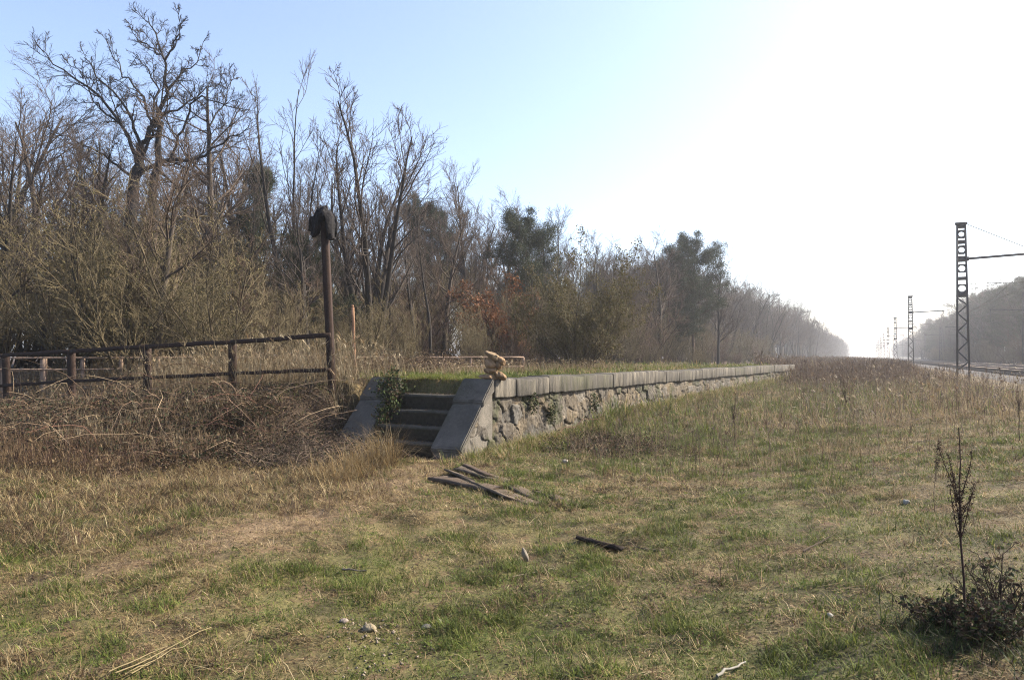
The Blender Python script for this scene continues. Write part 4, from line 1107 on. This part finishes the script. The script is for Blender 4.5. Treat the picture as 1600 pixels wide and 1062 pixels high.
rg0 = np.random.RandomState(8)
def litter(n, y0, y1, size, cols, fn, zr=0.02, pxr=(-40, 1640)):
    x, y = sel_view(y0, y1, fn, pxr)(n); k = free(x, y); x, y = x[k], y[k]
    V, t, K = leaf_cloud(rg0, np.stack([x, y, H(x, y) + zr * R.rand(len(x))], 1), 0.0, len(x), size, cols); V = V.reshape(-1, 4, 3)
    V[:, :, 2] = V[:, :1, 2] + (V[:, :, 2] - V[:, :1, 2]) * 0.35; push(V.reshape(-1, 3), t, K)
litter(60000, 3.0, 9, 0.016, [(0.14, 0.20, 0.045), (0.10, 0.15, 0.035), (0.18, 0.23, 0.06)], lambda x, y: ss(0.45, 0.6, green_at(x, y)) * ss(0.45, 0.6, fbm(x * 3, y * 3, 191)))
litter(50000, 8, 16, 0.03, [(0.14, 0.20, 0.045), (0.10, 0.15, 0.035), (0.20, 0.23, 0.06)], lambda x, y: ss(0.4, 0.6, green_at(x, y)) * ss(0.45, 0.6, fbm(x * 3, y * 3, 191)))
flush('clover', 'low green clover and rosette leaves matted into the turf', 'ground cover', M_leaf)
litter(26000, 3.0, 10, 0.022, [(0.24, 0.15, 0.08), (0.14, 0.085, 0.05), (0.38, 0.28, 0.17), (0.08, 0.055, 0.04)], lambda x, y: 0.15 + 0.85 * ss(0.5, 0.62, fbm(x * 1.7, y * 1.7, 193)))
litter(22000, 9, 20, 0.035, [(0.24, 0.15, 0.08), (0.14, 0.085, 0.05), (0.38, 0.28, 0.17), (0.08, 0.055, 0.04)], lambda x, y: 0.15 + 0.85 * ss(0.5, 0.62, fbm(x * 1.7, y * 1.7, 193)))
for xe, z in ((-0.93, 0.2), (-0.70, 0.44), (-0.45, 0.69), (-0.19, 0.95)):
    m_ = 260; q_ = np.array([uv(xe + R.uniform(0.0, 0.24), -(W1 + (W2 - W1) * (1 - R.rand() ** 1.6 if R.rand() < 0.6 else R.rand())), z + 0.006 + 0.015 * R.rand()) for _ in range(m_)])
    V, t, K = leaf_cloud(rg0, q_, 0.0, m_ , 0.035, [(0.20, 0.12, 0.065), (0.11, 0.07, 0.04), (0.28, 0.2, 0.12), (0.05, 0.07, 0.025)]); V = V.reshape(-1, 4, 3); V[:, :, 2] = V[:, :1, 2] + (V[:, :, 2] - V[:, :1, 2]) * 0.3; push(V.reshape(-1, 3), t, K)
flush('dead_leaves', 'small dead brown leaves strewn over the field and the steps', 'leaf litter', M_leaf)

# tall straw stalks with seed heads: by the fence, on the platform, across the field to the tracks
def stalks(sel, n, h, w, cols, probs, heads=0.5, branch=0):
    x, y = sel(n); k = free(x, y); x, y = x[k], y[k]; n = len(x)
    P = np.stack([x, y, H(x, y) - 0.02], 1); az = R.uniform(0, 6.28, n); ln_ = R.uniform(0, 0.35, n); cu = R.uniform(0, 0.5, n); hh = h * R.uniform(0.45, 1.15, n) * (0.55 + 0.9 * fbm(x * 0.7, y * 0.7, 201, 3))
    col = pick(cols, probs, n)
    push(*blades(P, hh, w, az, ln_, cu, col))
    hd = R.rand(n) < heads
    ang = (ln_ + cu * 0.9)[hd]; tip = P[hd] + np.stack([np.cos(az[hd]) * np.sin(ang), np.sin(az[hd]) * np.sin(ang), np.cos(ang)], 1) * (hh[hd] * 0.86)[:, None]
    for j in range(3):
        m = len(tip); push(*blades(tip, hh[hd] * 0.22, w[hd] * 2.6 if not np.isscalar(w) else w * 2.6, az[hd] + R.normal(size=m) * 0.5, ang + R.uniform(0, 0.6, m), 0.6, col[hd] * 1.15))
    for j in range(branch):
        m = n; f = R.uniform(0.35, 0.95, m); an = ln_ + cu * f
        b = P + np.stack([np.cos(az) * np.sin(an), np.sin(az) * np.sin(an), np.cos(an)], 1) * (hh * f)[:, None]
        push(*blades(b, hh * R.uniform(0.12, 0.35, m), w * 0.9, R.uniform(0, 6.28, m), R.uniform(0.4, 0.9, m), -0.3, col * 0.9))
REDB = [(0.19, 0.135, 0.095), (0.27, 0.20, 0.14), (0.14, 0.10, 0.075)]
PALE = [(0.42, 0.33, 0.20), (0.50, 0.42, 0.28), (0.30, 0.21, 0.12)]
# field between the wall and the line, pale seed grass
def fieldsel(y0, y1, lo): return lambda n: (lambda q_: (q_[0], q_[1]))((sel_view(y0, y1, lambda x, y: (st(x, y)[1] > lo) * (tp(x, y) < -1.0) * (0.25 + 0.75 * ss(0.42, 0.6, fbm(x * 0.35, y * 0.35, 141))), (820, 1640)))(n))
stalks(fieldsel(9, 16, 0.6), 4200, 0.26, 0.0055, PALE + [(0.17, 0.20, 0.06), (0.15, 0.10, 0.06)], (3, 1, 3, 4, 3), 0.2)
stalks(fieldsel(15, 32, 0.5), 11000, 0.34, 0.010, PALE + [(0.17, 0.20, 0.06), (0.15, 0.10, 0.06)], (3, 1, 3, 5, 3), 0.12)
stalks(sel_view(13, 27, lambda x, y: ss(-13, -5, tp(x, y)), (1250, 1660)), 1500, 0.6, 0.009, PALE + REDB, (2, 1, 2, 3, 3, 3), 0.4)
stalks(sel_view(8, 26, lambda x, y: (st(x, y)[1] > 0.8) * (tp(x, y) < -1) * (0.15 + 0.85 * ss(0.5, 0.62, fbm(x * 0.5, y * 0.5, 143))), (880, 1640)), 2400, 0.7, 0.006, REDB + PALE[:1], (3, 3, 3, 1), 0.3, 6)
# platform top and the slope behind
stalks(sel_view(13, 30, lambda x, y: (st(x, y)[1] < -2.2) * (x - 0.4826 * y > -17.5) * ss(0.35, 0.6, fbm(x * 0.6, y * 0.6, 151)) * (st(x, y)[0] > 0.3), (330, 1250)), 22000, 0.36, 0.009, PALE, (3, 1, 4), 0.3)
stalks(sel_view(13.5, 24, lambda x, y: (fence_d(x, y) < -0.25) * (x - 0.4826 * y > -22), (-80, 560)), 20000, 0.48, 0.009, PALE, (4, 2, 4), 0.3)
flush('dry_grass', 'tall pale dry grass with seed heads beside the line, wall and fences', 'grass')
# dense stand right behind the near fence, next to the tall post
stalks(lambda n: (lambda a_, d_: (FA[0] + fd[0] * a_ + fn_[0] * d_, FA[1] + fd[1] * a_ + fn_[1] * d_))(R.uniform(-0.9, 4.8, n) , R.uniform(-1.6, 0.3, n)), 1500, 1.0, 0.007, PALE, (4, 3, 3), 0.35, 2)
flush('tall_reeds', 'tall upright straw coloured stems crowding the near fence beside the tall post', 'reeds')

# reddish brown dead weeds in front of the line
def band(y0, y1, a0, a1, px): return sel_view(y0, y1, lambda x, y: ss(a0, a0 + 3, tp(x, y)) * (tp(x, y) < a1), px)
stalks(band(24, 80, -9, -0.8, (1180, 1660)), 8500, 0.6, 0.012, REDB, (3, 2, 3), 0.4, 5)
stalks(sel_view(30, 55, lambda x, y: (st(x, y)[1] > 0.9) * (tp(x, y) < -2) * (st(x, y)[0] > 19), (1130, 1420)), 8000, 0.72, 0.013, REDB, (3, 2, 3), 0.4, 5)
stalks(sel_view(38, 160, lambda x, y: (x - 0.4826 * y > -9) * (tp(x, y) < -1) * (st(x, y)[0] > 26), (1180, 1420)), 16000, 0.8, 0.03, REDB, (3, 2, 3), 0.4, 5)
flush('dead_weeds', 'reddish brown dead weeds between the platform end and the railway line', 'weeds')

# ------------------------------------------------------------------ bramble bank
def bramble(name, n, posfn, hl, label, leafn, lcols, ccols, lsize=0.035, rad=0.0028, hmax=0.75):
    x, y = posfn(n); n = len(x); m = 7
    z = H(x, y); az = R.uniform(0, 6.28, n); L = hl * R.uniform(0.5, 1.5, n); up = R.uniform(0.7, 1.5, n)
    f = np.linspace(0, 1, m)[None, :]
    hor = L[:, None] * (f + 0.15 * f * f) * 0.75
    ver = L[:, None] * up[:, None] * (f * 1.15 - f ** 2 * R.uniform(0.6, 1.35, n)[:, None]) * hmax
    bend = R.normal(size=n)[:, None] * 0.9 * f
    P = np.stack([x[:, None] + np.cos(az[:, None] + bend) * hor, y[:, None] + np.sin(az[:, None] + bend) * hor, z[:, None] + ver], -1)
    P[:, 1:-1] += R.normal(size=(n, m - 2, 3)) * 0.015
    V, q = tubes(P, np.linspace(rad, rad * 0.5, m)[None, :] * R.uniform(0.6, 1.6, (n, 1)), 3)
    K = np.repeat(pick(ccols, np.ones(len(ccols)), n), m * 3, axis=0)
    root = empty(name, (0, 0, 0)); tag(root, label, 'brambles', None, 'stuff')
    o1 = mesh_np('canes', V, None, q, K, M_cane, root); o1['kind'] = 'stuff'
    cen = P[:, 1:].reshape(-1, 3); rg = np.random.RandomState(5)
    V, t, K = leaf_cloud(rg, cen, 0.03, leafn, lsize, lcols); o2 = mesh_np('leaves', V, t, None, K, M_leaf, root); o2['kind'] = 'stuff'
def bankpos(d0, d1, a0, a1):
    def f(n):
        a_ = R.uniform(a0, a1, n); d_ = R.uniform(d0, d1, n)
        x = FA[0] + fd[0] * a_ + fn_[0] * d_; y = FA[1] + fd[1] * a_ + fn_[1] * d_; k = free(x, y) & (st(x, y)[1] < -W3 - 0.05)
        return x[k], y[k]
    return f
DK = [(0.07, 0.045, 0.03), (0.11, 0.07, 0.045), (0.045, 0.06, 0.022), (0.05, 0.065, 0.025), (0.09, 0.06, 0.04), (0.19, 0.125, 0.07)]
CC = [(0.10, 0.055, 0.04), (0.24, 0.16, 0.10), (0.42, 0.31, 0.20), (0.13, 0.08, 0.055)]
bramble('bramble_thicket', 5600, bankpos(1.2, 3.4, -0.9, 11.8), 0.66, 'dark tangled bramble thicket covering the bank below the near fence', 120000, DK, CC, hmax=0.72, lsize=0.042, rad=0.0038)
bramble('bramble_thicket', 320, bankpos(0.8, 3.2, -0.2, 11.8), 1.5, 'long pale arching bramble canes reaching out of the dark thicket on the bank', 1500, DK, [(0.42, 0.31, 0.2), (0.3, 0.2, 0.13), (0.2, 0.1, 0.07)], hmax=0.7, rad=0.005)
bramble('bramble_thicket', 2600, bankpos(0.1, 1.4, -0.9, 11.8), 0.35, 'lower brown bramble fringe growing round the foot of the near fence posts', 24000, DK, CC, hmax=0.28, rad=0.0035)
VV, TT, KK, nn = [], [], [], 0
stalks(bankpos(1.6, 3.8, -0.4, 11.8), 1300, 0.6, 0.006, [(0.34, 0.25, 0.15), (0.22, 0.14, 0.09), (0.14, 0.085, 0.06)], (1, 3, 3), 0.0, 3)
stalks(bankpos(1.5, 3.4, -0.9, 8.0), 3200, 0.6, 0.006, PALE, (2, 1, 3), 0.1, 3)
stalks(bankpos(3.0, 4.6, -0.6, 12), 4500, 0.42, 0.006, [(0.40, 0.29, 0.16), (0.28, 0.18, 0.10), (0.15, 0.09, 0.06)], (2, 3, 4), 0.1, 4)
flush('dead_stems', 'dead upright brown stems sticking out of the bramble bank and its foot', 'weeds')
bramble('bramble_thicket', 1500, lambda n: (lambda x, y: (x[free(x, y)], y[free(x, y)]))(R.normal(-3.15, 0.42, n), R.normal(11.9, 0.75, n)), 0.5, 'grey tangle of brambles at the foot of the left stair cheek', 12000, [(0.08, 0.055, 0.04), (0.05, 0.055, 0.025), (0.13, 0.09, 0.06)], [(0.28, 0.21, 0.15), (0.12, 0.08, 0.06)], hmax=0.8, rad=0.004)
bramble('bramble_thicket', 2200, lambda n: sel_view(17, 27, lambda x, y: (x - 0.4826 * y > -16.5) * (x - 0.4826 * y < -11.5), (430, 860))(n), 0.9, 'brown bramble tangle behind the far fence below the woods', 26000, [(0.14, 0.085, 0.055), (0.11, 0.08, 0.05), (0.17, 0.12, 0.07)], CC, lsize=0.05, rad=0.004)
bramble('bramble_thicket', 1100, lambda n: (lambda p: (R.normal(p[0], 0.5, n), R.normal(p[1], 0.7, n)))(on_ground(950, 700)), 0.3, 'low dark bramble clump in the field right of the stairs', 9000, DK, CC, hmax=0.6)
# skirt of mixed dead stems at the bank toe
bramble('bramble_thicket', 1800, bankpos(2.6, 4.4, -0.4, 10.5), 0.35, 'low dead stems and leaf litter at the toe of the bramble bank', 20000, [(0.2, 0.13, 0.08), (0.26, 0.18, 0.1), (0.1, 0.07, 0.045)], CC, hmax=0.7)

# ivy on left cheek and small plants on the wall
def ivy(name, cen, spread, n, label, cols=((0.04, 0.06, 0.02), (0.07, 0.10, 0.03), (0.12, 0.14, 0.05), (0.13, 0.09, 0.05)), size=0.05):
    rg = np.random.RandomState(int(abs(cen[0][0] * 100)) + n); V, t, K = leaf_cloud(rg, np.array(cen), spread, n, size, cols)
    o = mesh_np(name, V, t, None, K, M_leaf); tag(o, label, 'plant')
ivy('ivy', [uv(-0.15, -W2 + 0.04, 1.12), uv(-0.3, -W2 + 0.05, 0.95), uv(-0.4, -W2 + 0.08, 0.8), uv(-0.25, -W2 + 0.1, 0.85), uv(-0.1, -W2 + 0.15, 1.0), uv(-0.5, -W2 + 0.05, 0.65), uv(-0.05, -W2 - 0.1, 1.25), uv(-0.2, -W2 - 0.15, 1.15), uv(-0.62, -W2 + 0.12, 0.5), uv(-0.45, -W2 + 0.22, 0.75), uv(-0.35, -W2 - 0.1, 1.0)], 0.085, 1500, 'green ivy spilling over the left side of the steps', size=0.055)
for i, (s_, z_, lb) in enumerate(((1.35, 0.86, 'small green fern growing in the wall joint near the cairn'), (2.1, 0.62, 'dark green sprig hanging on the rubble wall right of the cairn'), (4.2, 0.72, 'pale green weed rooted in the wall face below the coping'))):
    ivy('ivy', [uv(s_, 0.06, z_), uv(s_ + 0.06, 0.07, z_ - 0.1), uv(s_ - 0.03, 0.07, z_ - 0.2)], 0.05, 220, lb, size=0.045)

# ------------------------------------------------------------------ small things in the field
def plank(a_px, b_px, w, th, label, lift=0.02, tilt=0.0, col=(0.19, 0.14, 0.10)):
    A = on_ground(*a_px); B = on_ground(*b_px); c = (A + B) / 2; mb = MB()
    A[2] += lift * 0.4; B[2] -= lift * 0.4
    d = (B - A); n = 12; V = []; q = []
    L = np.linalg.norm(d); d /= L; r = np.cross(d, [0, 0, 1]); r /= np.linalg.norm(r); u = np.cross(r, d)
    r2 = r * math.cos(tilt) + u * math.sin(tilt); u2 = np.cross(r2, d)
    for k in range(n + 1):
        x = (k / n - 0.5) * L; ww = w * (1 + R.uniform(-0.08, 0.08)); sag = 0.002 * math.sin(k * 0.9 + L)
        for j, (sy, sz) in enumerate(((-1, -1), (-0.33, -1), (0.33, -1), (1, -1), (1, 1), (0.33, 0.7), (-0.33, 1), (-1, 0.9))):
            ex = R.uniform(-0.035, 0.035) if k in (0, n) else 0
            V.append((x + ex, sy * ww / 2 + R.uniform(-0.003, 0.003), sz * th / 2 + R.uniform(-0.004, 0.004) + sag))
    m8 = 8
    for k in range(n):
        for i in range(m8):
            j = (i + 1) % m8; q.append((k * m8 + i, k * m8 + j, k * m8 + m8 + j, k * m8 + m8 + i))
    t_ = [(e_ * m8, e_ * m8 + i, e_ * m8 + i + 1) for e_ in (0, n) for i in range(1, m8 - 1)]
    mb.add(np.array(V), tris=t_, quads=q, col=col); o = mb.build('old_plank', M_wood)
    o.matrix_world = Matrix(((d[0], r2[0], -u2[0], c[0]), (d[1], r2[1], -u2[1], c[1]), (d[2], r2[2], -u2[2], c[2] + lift - 0.012 + th / 2), (0, 0, 0, 1)))
    tag(o, label, 'plank', 'rotten planks lying in front of the steps')
plank((683, 752), (775, 768), 0.24, 0.04, 'thick rotten plank leftmost in the heap before the steps', 0.03)
plank((702, 742), (800, 783), 0.15, 0.022, 'split plank lying across the middle of the rotten heap', 0.045, 0.3, (0.22, 0.17, 0.12))
plank((716, 738), (792, 757), 0.13, 0.025, 'narrow grey plank at the back of the rotten heap', 0.05, -0.2, (0.24, 0.19, 0.14))
plank((728, 745), (765, 752), 0.13, 0.03, 'dark short board piled near the back of the rotten heap', 0.11, 0.2, (0.13, 0.09, 0.065))
plank((770, 764), (835, 790), 0.16, 0.02, 'flat weathered board sunk in grass right of the rotten heap', 0.01, 0, (0.22, 0.17, 0.12))
plank((800, 760), (850, 785), 0.14, 0.02, 'broken board half buried beside the flat weathered one', 0.01, 0, (0.22, 0.17, 0.12))
plank((840, 768), (905, 792), 0.12, 0.02, 'thin dark board furthest right of the rotten heap', 0.01, 0, (0.16, 0.11, 0.08))
plank((903, 846), (968, 860), 0.085, 0.04, 'short dark charred board lying alone in the open grass', 0.02, 0.35, (0.06, 0.042, 0.032))
plank((985, 848), (1030, 858), 0.07, 0.025, 'faint brown lath just right of the charred board', -0.022, 0, (0.26, 0.19, 0.13))
def sprig(px, py, w, h, label, col=(0.5, 0.46, 0.4), name='pale_stone', cat='stone', rot=(0, 0, 0)):
    p = on_ground(px, py); k = p[1] / F; rock(name, p + [0, 0, h * k * 0.3], (w * k, w * k * 0.8, h * k), int(px + py), col, rot, label, cat, None, sub=3)
sprig(820, 876, 9, 30, 'pale upright splintered chunk of bark in the open grass', (0.36, 0.31, 0.25), 'bark_chunk', 'bark', (0.3, -0.35, 0))
sprig(1416, 787, 13, 10, 'small white stone alone in the right side of the field', (0.4, 0.39, 0.35))
sprig(1297, 964, 12, 9, 'little white stone low in the green turf at lower right', (0.42, 0.40, 0.36))
sprig(884, 723, 12, 8, 'pale stone at the left of the low bramble clump', (0.42, 0.37, 0.30))
sprig(666, 981, 16, 8, 'flat whitish stone right of the gravelly patch', (0.38, 0.34, 0.28))
sprig(688, 972, 11, 7, 'tiny whitish stone behind the flat one near the gravelly patch', (0.42, 0.39, 0.33))
sprig(577, 985, 22, 14, 'yellowish stone in the gravelly patch', (0.36, 0.30, 0.2))
sprig(537, 972, 14, 8, 'pinkish stone at the top of the gravelly patch', (0.45, 0.36, 0.3))
# gravel patch
gp = [on_ground(580, 985), on_ground(600, 1010), on_ground(555, 975), on_ground(600, 1035)]
mb = MB()
for i in range(150):
    c = gp[R.randint(4)]; x = c[0] + R.normal() * 0.12; y = c[1] + R.normal() * 0.13; s = R.uniform(0.004, 0.013)
    V = np.array([(1, 0, 0), (-1, 0, 0), (0, 1, 0), (0, -1, 0), (0, 0, 0.8), (0, 0, -0.8)]) * s * R.uniform(0.6, 1.3, (6, 3)) + [x, y, float(H(x, y)) + s * 0.3]
    mb.add(V, tris=[(0, 2, 4), (2, 1, 4), (1, 3, 4), (3, 0, 4), (2, 0, 5), (1, 2, 5), (3, 1, 5), (0, 3, 5)], col=np.array([0.32, 0.26, 0.2]) * R.uniform(0.6, 1.5))
o = mb.build('gravel', M_rock); tag(o, 'patch of small gravel showing through the turf at lower middle', 'gravel', None, 'stuff')
# long straws lying in the lower left corner, and scattered sticks
def stick(a_px, b_px, rad, col, label, name='dry_straw', cat='straw', lift=0.02, lift2=0.02, group=None):
    A = on_ground(*a_px); B = on_ground(*b_px); A[2] += lift; B[2] += lift2; f = np.linspace(0, 1, 7)[:, None]
    P = A * (1 - f) + B * f; P[1:-1] += R.normal(size=(5, 3)) * np.linalg.norm(B - A) * 0.018; P[:, 2] = np.maximum(P[:, 2], H(P[:, 0], P[:, 1]) + 0.004)
    V, q = tubes((P - A)[None], np.linspace(rad, rad * 0.5, 7)[None], 5); o = mesh_np(name, V, None, q, np.tile(col, (len(V), 1)), M_cane); o.location = tuple(A); tag(o, label, cat, group)
for i, (a_, b_) in enumerate((((180, 1060), (330, 996)), ((195, 1062), (300, 1018)), ((170, 1058), (262, 1026)), ((205, 1061), (272, 1030)))):
    stick(a_, b_, 0.004, (0.38, 0.30, 0.16), 'long yellow straw lying in the lower left turf', lift=0.03, lift2=0.06, group='straws lying in the lower left turf')
stick((850, 692), (944, 668), 0.011, (0.14, 0.07, 0.04), 'thin rusty rod slanting low through the grass near the wall foot', 'rusty_rod', 'rod', 0.10, 0.22)
stick((1385, 718), (1440, 690), 0.007, (0.3, 0.22, 0.15), 'thin dry stick lying in the mid right grass', 'dry_stick', 'stick')
stick((535, 893), (573, 895), 0.009, (0.24, 0.2, 0.17), 'short grey stick on the turf below the path', 'dry_stick', 'stick')
stick((1255, 865), (1300, 840), 0.006, (0.10, 0.07, 0.05), 'dark bent stick in the turf at right', 'dry_stick', 'stick')
stick((800, 905), (870, 893), 0.004, (0.4, 0.33, 0.22), 'pale dry stalk lying below the bark chunk', 'dry_stick', 'stick')
stick((1120, 1062), (1165, 1040), 0.008, (0.45, 0.42, 0.36), 'whitish stick at the lower edge of the field', 'dry_stick', 'stick')

# dead dock weeds
def weed(px, py, ytop, D=None, nbr=9, rad=0.006, label='', col=(0.07, 0.04, 0.03), seed=1, bush=False):
    p = on_ground(px, py); rg = np.random.RandomState(seed); Hh = (py - ytop) / F * p[1]
    root = empty('dead_weed', p, 0, label, 'weed')
    main = path(rg, np.array([0, 0, -0.02]), np.array([0.0, 0, 1.0]), Hh, 12, 0.045, 0.06); mr = np.linspace(rad, rad * 0.35, 12)
    br, brr = [], []
    for k in range(nbr):
        f = rg.uniform(0.45, 0.78); j = int(f * 11); az = rg.rand() * 6.28
        d = np.array([math.cos(az) * 0.33, math.sin(az) * 0.33, 0.9]); d /= np.linalg.norm(d)
        br.append(path(rg, main[j], d, Hh * rg.uniform(0.16, 0.3), 7, 0.05, 0.14)); brr.append(np.linspace(rad * 0.5, rad * 0.25, 7))
    branches_mesh('stem', [([main], [mr], 6), (br, brr, 4)], M_cane, root, [col])
    cen = np.concatenate([main[4:]] + [b[1:] for b in br]); 
    # dense seed husks hugging the branches
    pts = []
    for b in [main[5:]] + br:
        for _ in range(60):
            x = rg.rand() * (len(b) - 1.001); j = int(x); pts.append(b[j] * (1 - x + j) + b[j + 1] * (x - j))
    V, t, K = leaf_cloud(rg, np.array(pts), 0.004 + Hh * 0.002, 170 * (nbr + 1) if Hh > 0.8 else 60 * (nbr + 1), 0.009 * max(1, Hh), [(0.06, 0.035, 0.028), (0.09, 0.05, 0.035), (0.045, 0.03, 0.025)])
    mesh_np('seed_husks', V, t, None, K, M_leaf, root)
weed(1507, 985, 665, nbr=8, rad=0.0065, label='tall dark dead dock weed with upright seed spikes at lower right', seed=4)
weed(1148, 697, 618, nbr=6, rad=0.006, label='dark dead weed standing in the field midway to the masts', seed=6)
weed(1593, 690, 600, nbr=5, rad=0.006, label='dead weed at the right edge of the view in front of the track', seed=8)
weed(1322, 650, 590, nbr=5, rad=0.006, label='thin dead weed in pale grass left of the nearest mast', seed=9)
weed(1460, 800, 690, nbr=4, rad=0.003, label='faint thin stalk a little left of the tall dock weed', seed=12, col=(0.2, 0.14, 0.09))
p = on_ground(1520, 985)
LB = ((0.05, 0.065, 0.028), (0.075, 0.10, 0.035), (0.06, 0.04, 0.028), (0.12, 0.085, 0.05))
for i, (px, py, h_, lb) in enumerate(((1500, 985, 0.20, 'low dark leafy scrub right at the foot of the tall dock weed'), (1548, 1000, 0.19, 'low dark leafy scrub just right of the tall dock weed, nearest the lower edge'), (1572, 965, 0.32, 'reddish brown scrubby twigs at the right edge behind the dock weed'), (1462, 975, 0.17, 'small dark scrub a little left of the foot of the tall dock weed'))):
    o = shrub('low_bush', 300 + i, h_, 16, 1.0, 6, 5, 0, tw=0.0012, cols=((0.07, 0.045, 0.03), (0.09, 0.055, 0.04), (0.10, 0.065, 0.045)), leaves=(250 if i == 2 else 420), lcols=LB, lsize=0.022)
    for ch in o.children:
        if ch.name.startswith('stems'): pass
    p = on_ground(px, py); place(o, p[0], p[1], None, (1.25, 1.25, 1.0), lb, None, 'bush')

# ------------------------------------------------------------------ haze
V = np.array([(x, y, z) for z in (-3.0, 18.0) for x, y in ((-460, -100), (740, -100), (740, 940), (-460, 940))], float)
q = [(3, 2, 1, 0), (4, 5, 6, 7), (0, 1, 5, 4), (1, 2, 6, 5), (2, 3, 7, 6), (3, 0, 4, 7)]
hz = mesh_np('haze', V, None, np.array(q)); hm = bpy.data.materials.new('haze_air'); hm.use_nodes = True; n_ = hm.node_tree.nodes; n_.clear()
ho = n_.new('ShaderNodeOutputMaterial'); hv = n_.new('ShaderNodeVolumePrincipled')
hv.inputs['Color'].default_value = (0.93, 0.95, 1.0, 1); hv.inputs['Density'].default_value = 0.0008; hv.inputs['Anisotropy'].default_value = 0.5
hm.node_tree.links.new(hv.outputs[0], ho.inputs['Volume']); hz.data.materials.append(hm)
tag(hz, 'pale morning haze lying over the whole line and woods', 'haze', None, 'stuff')
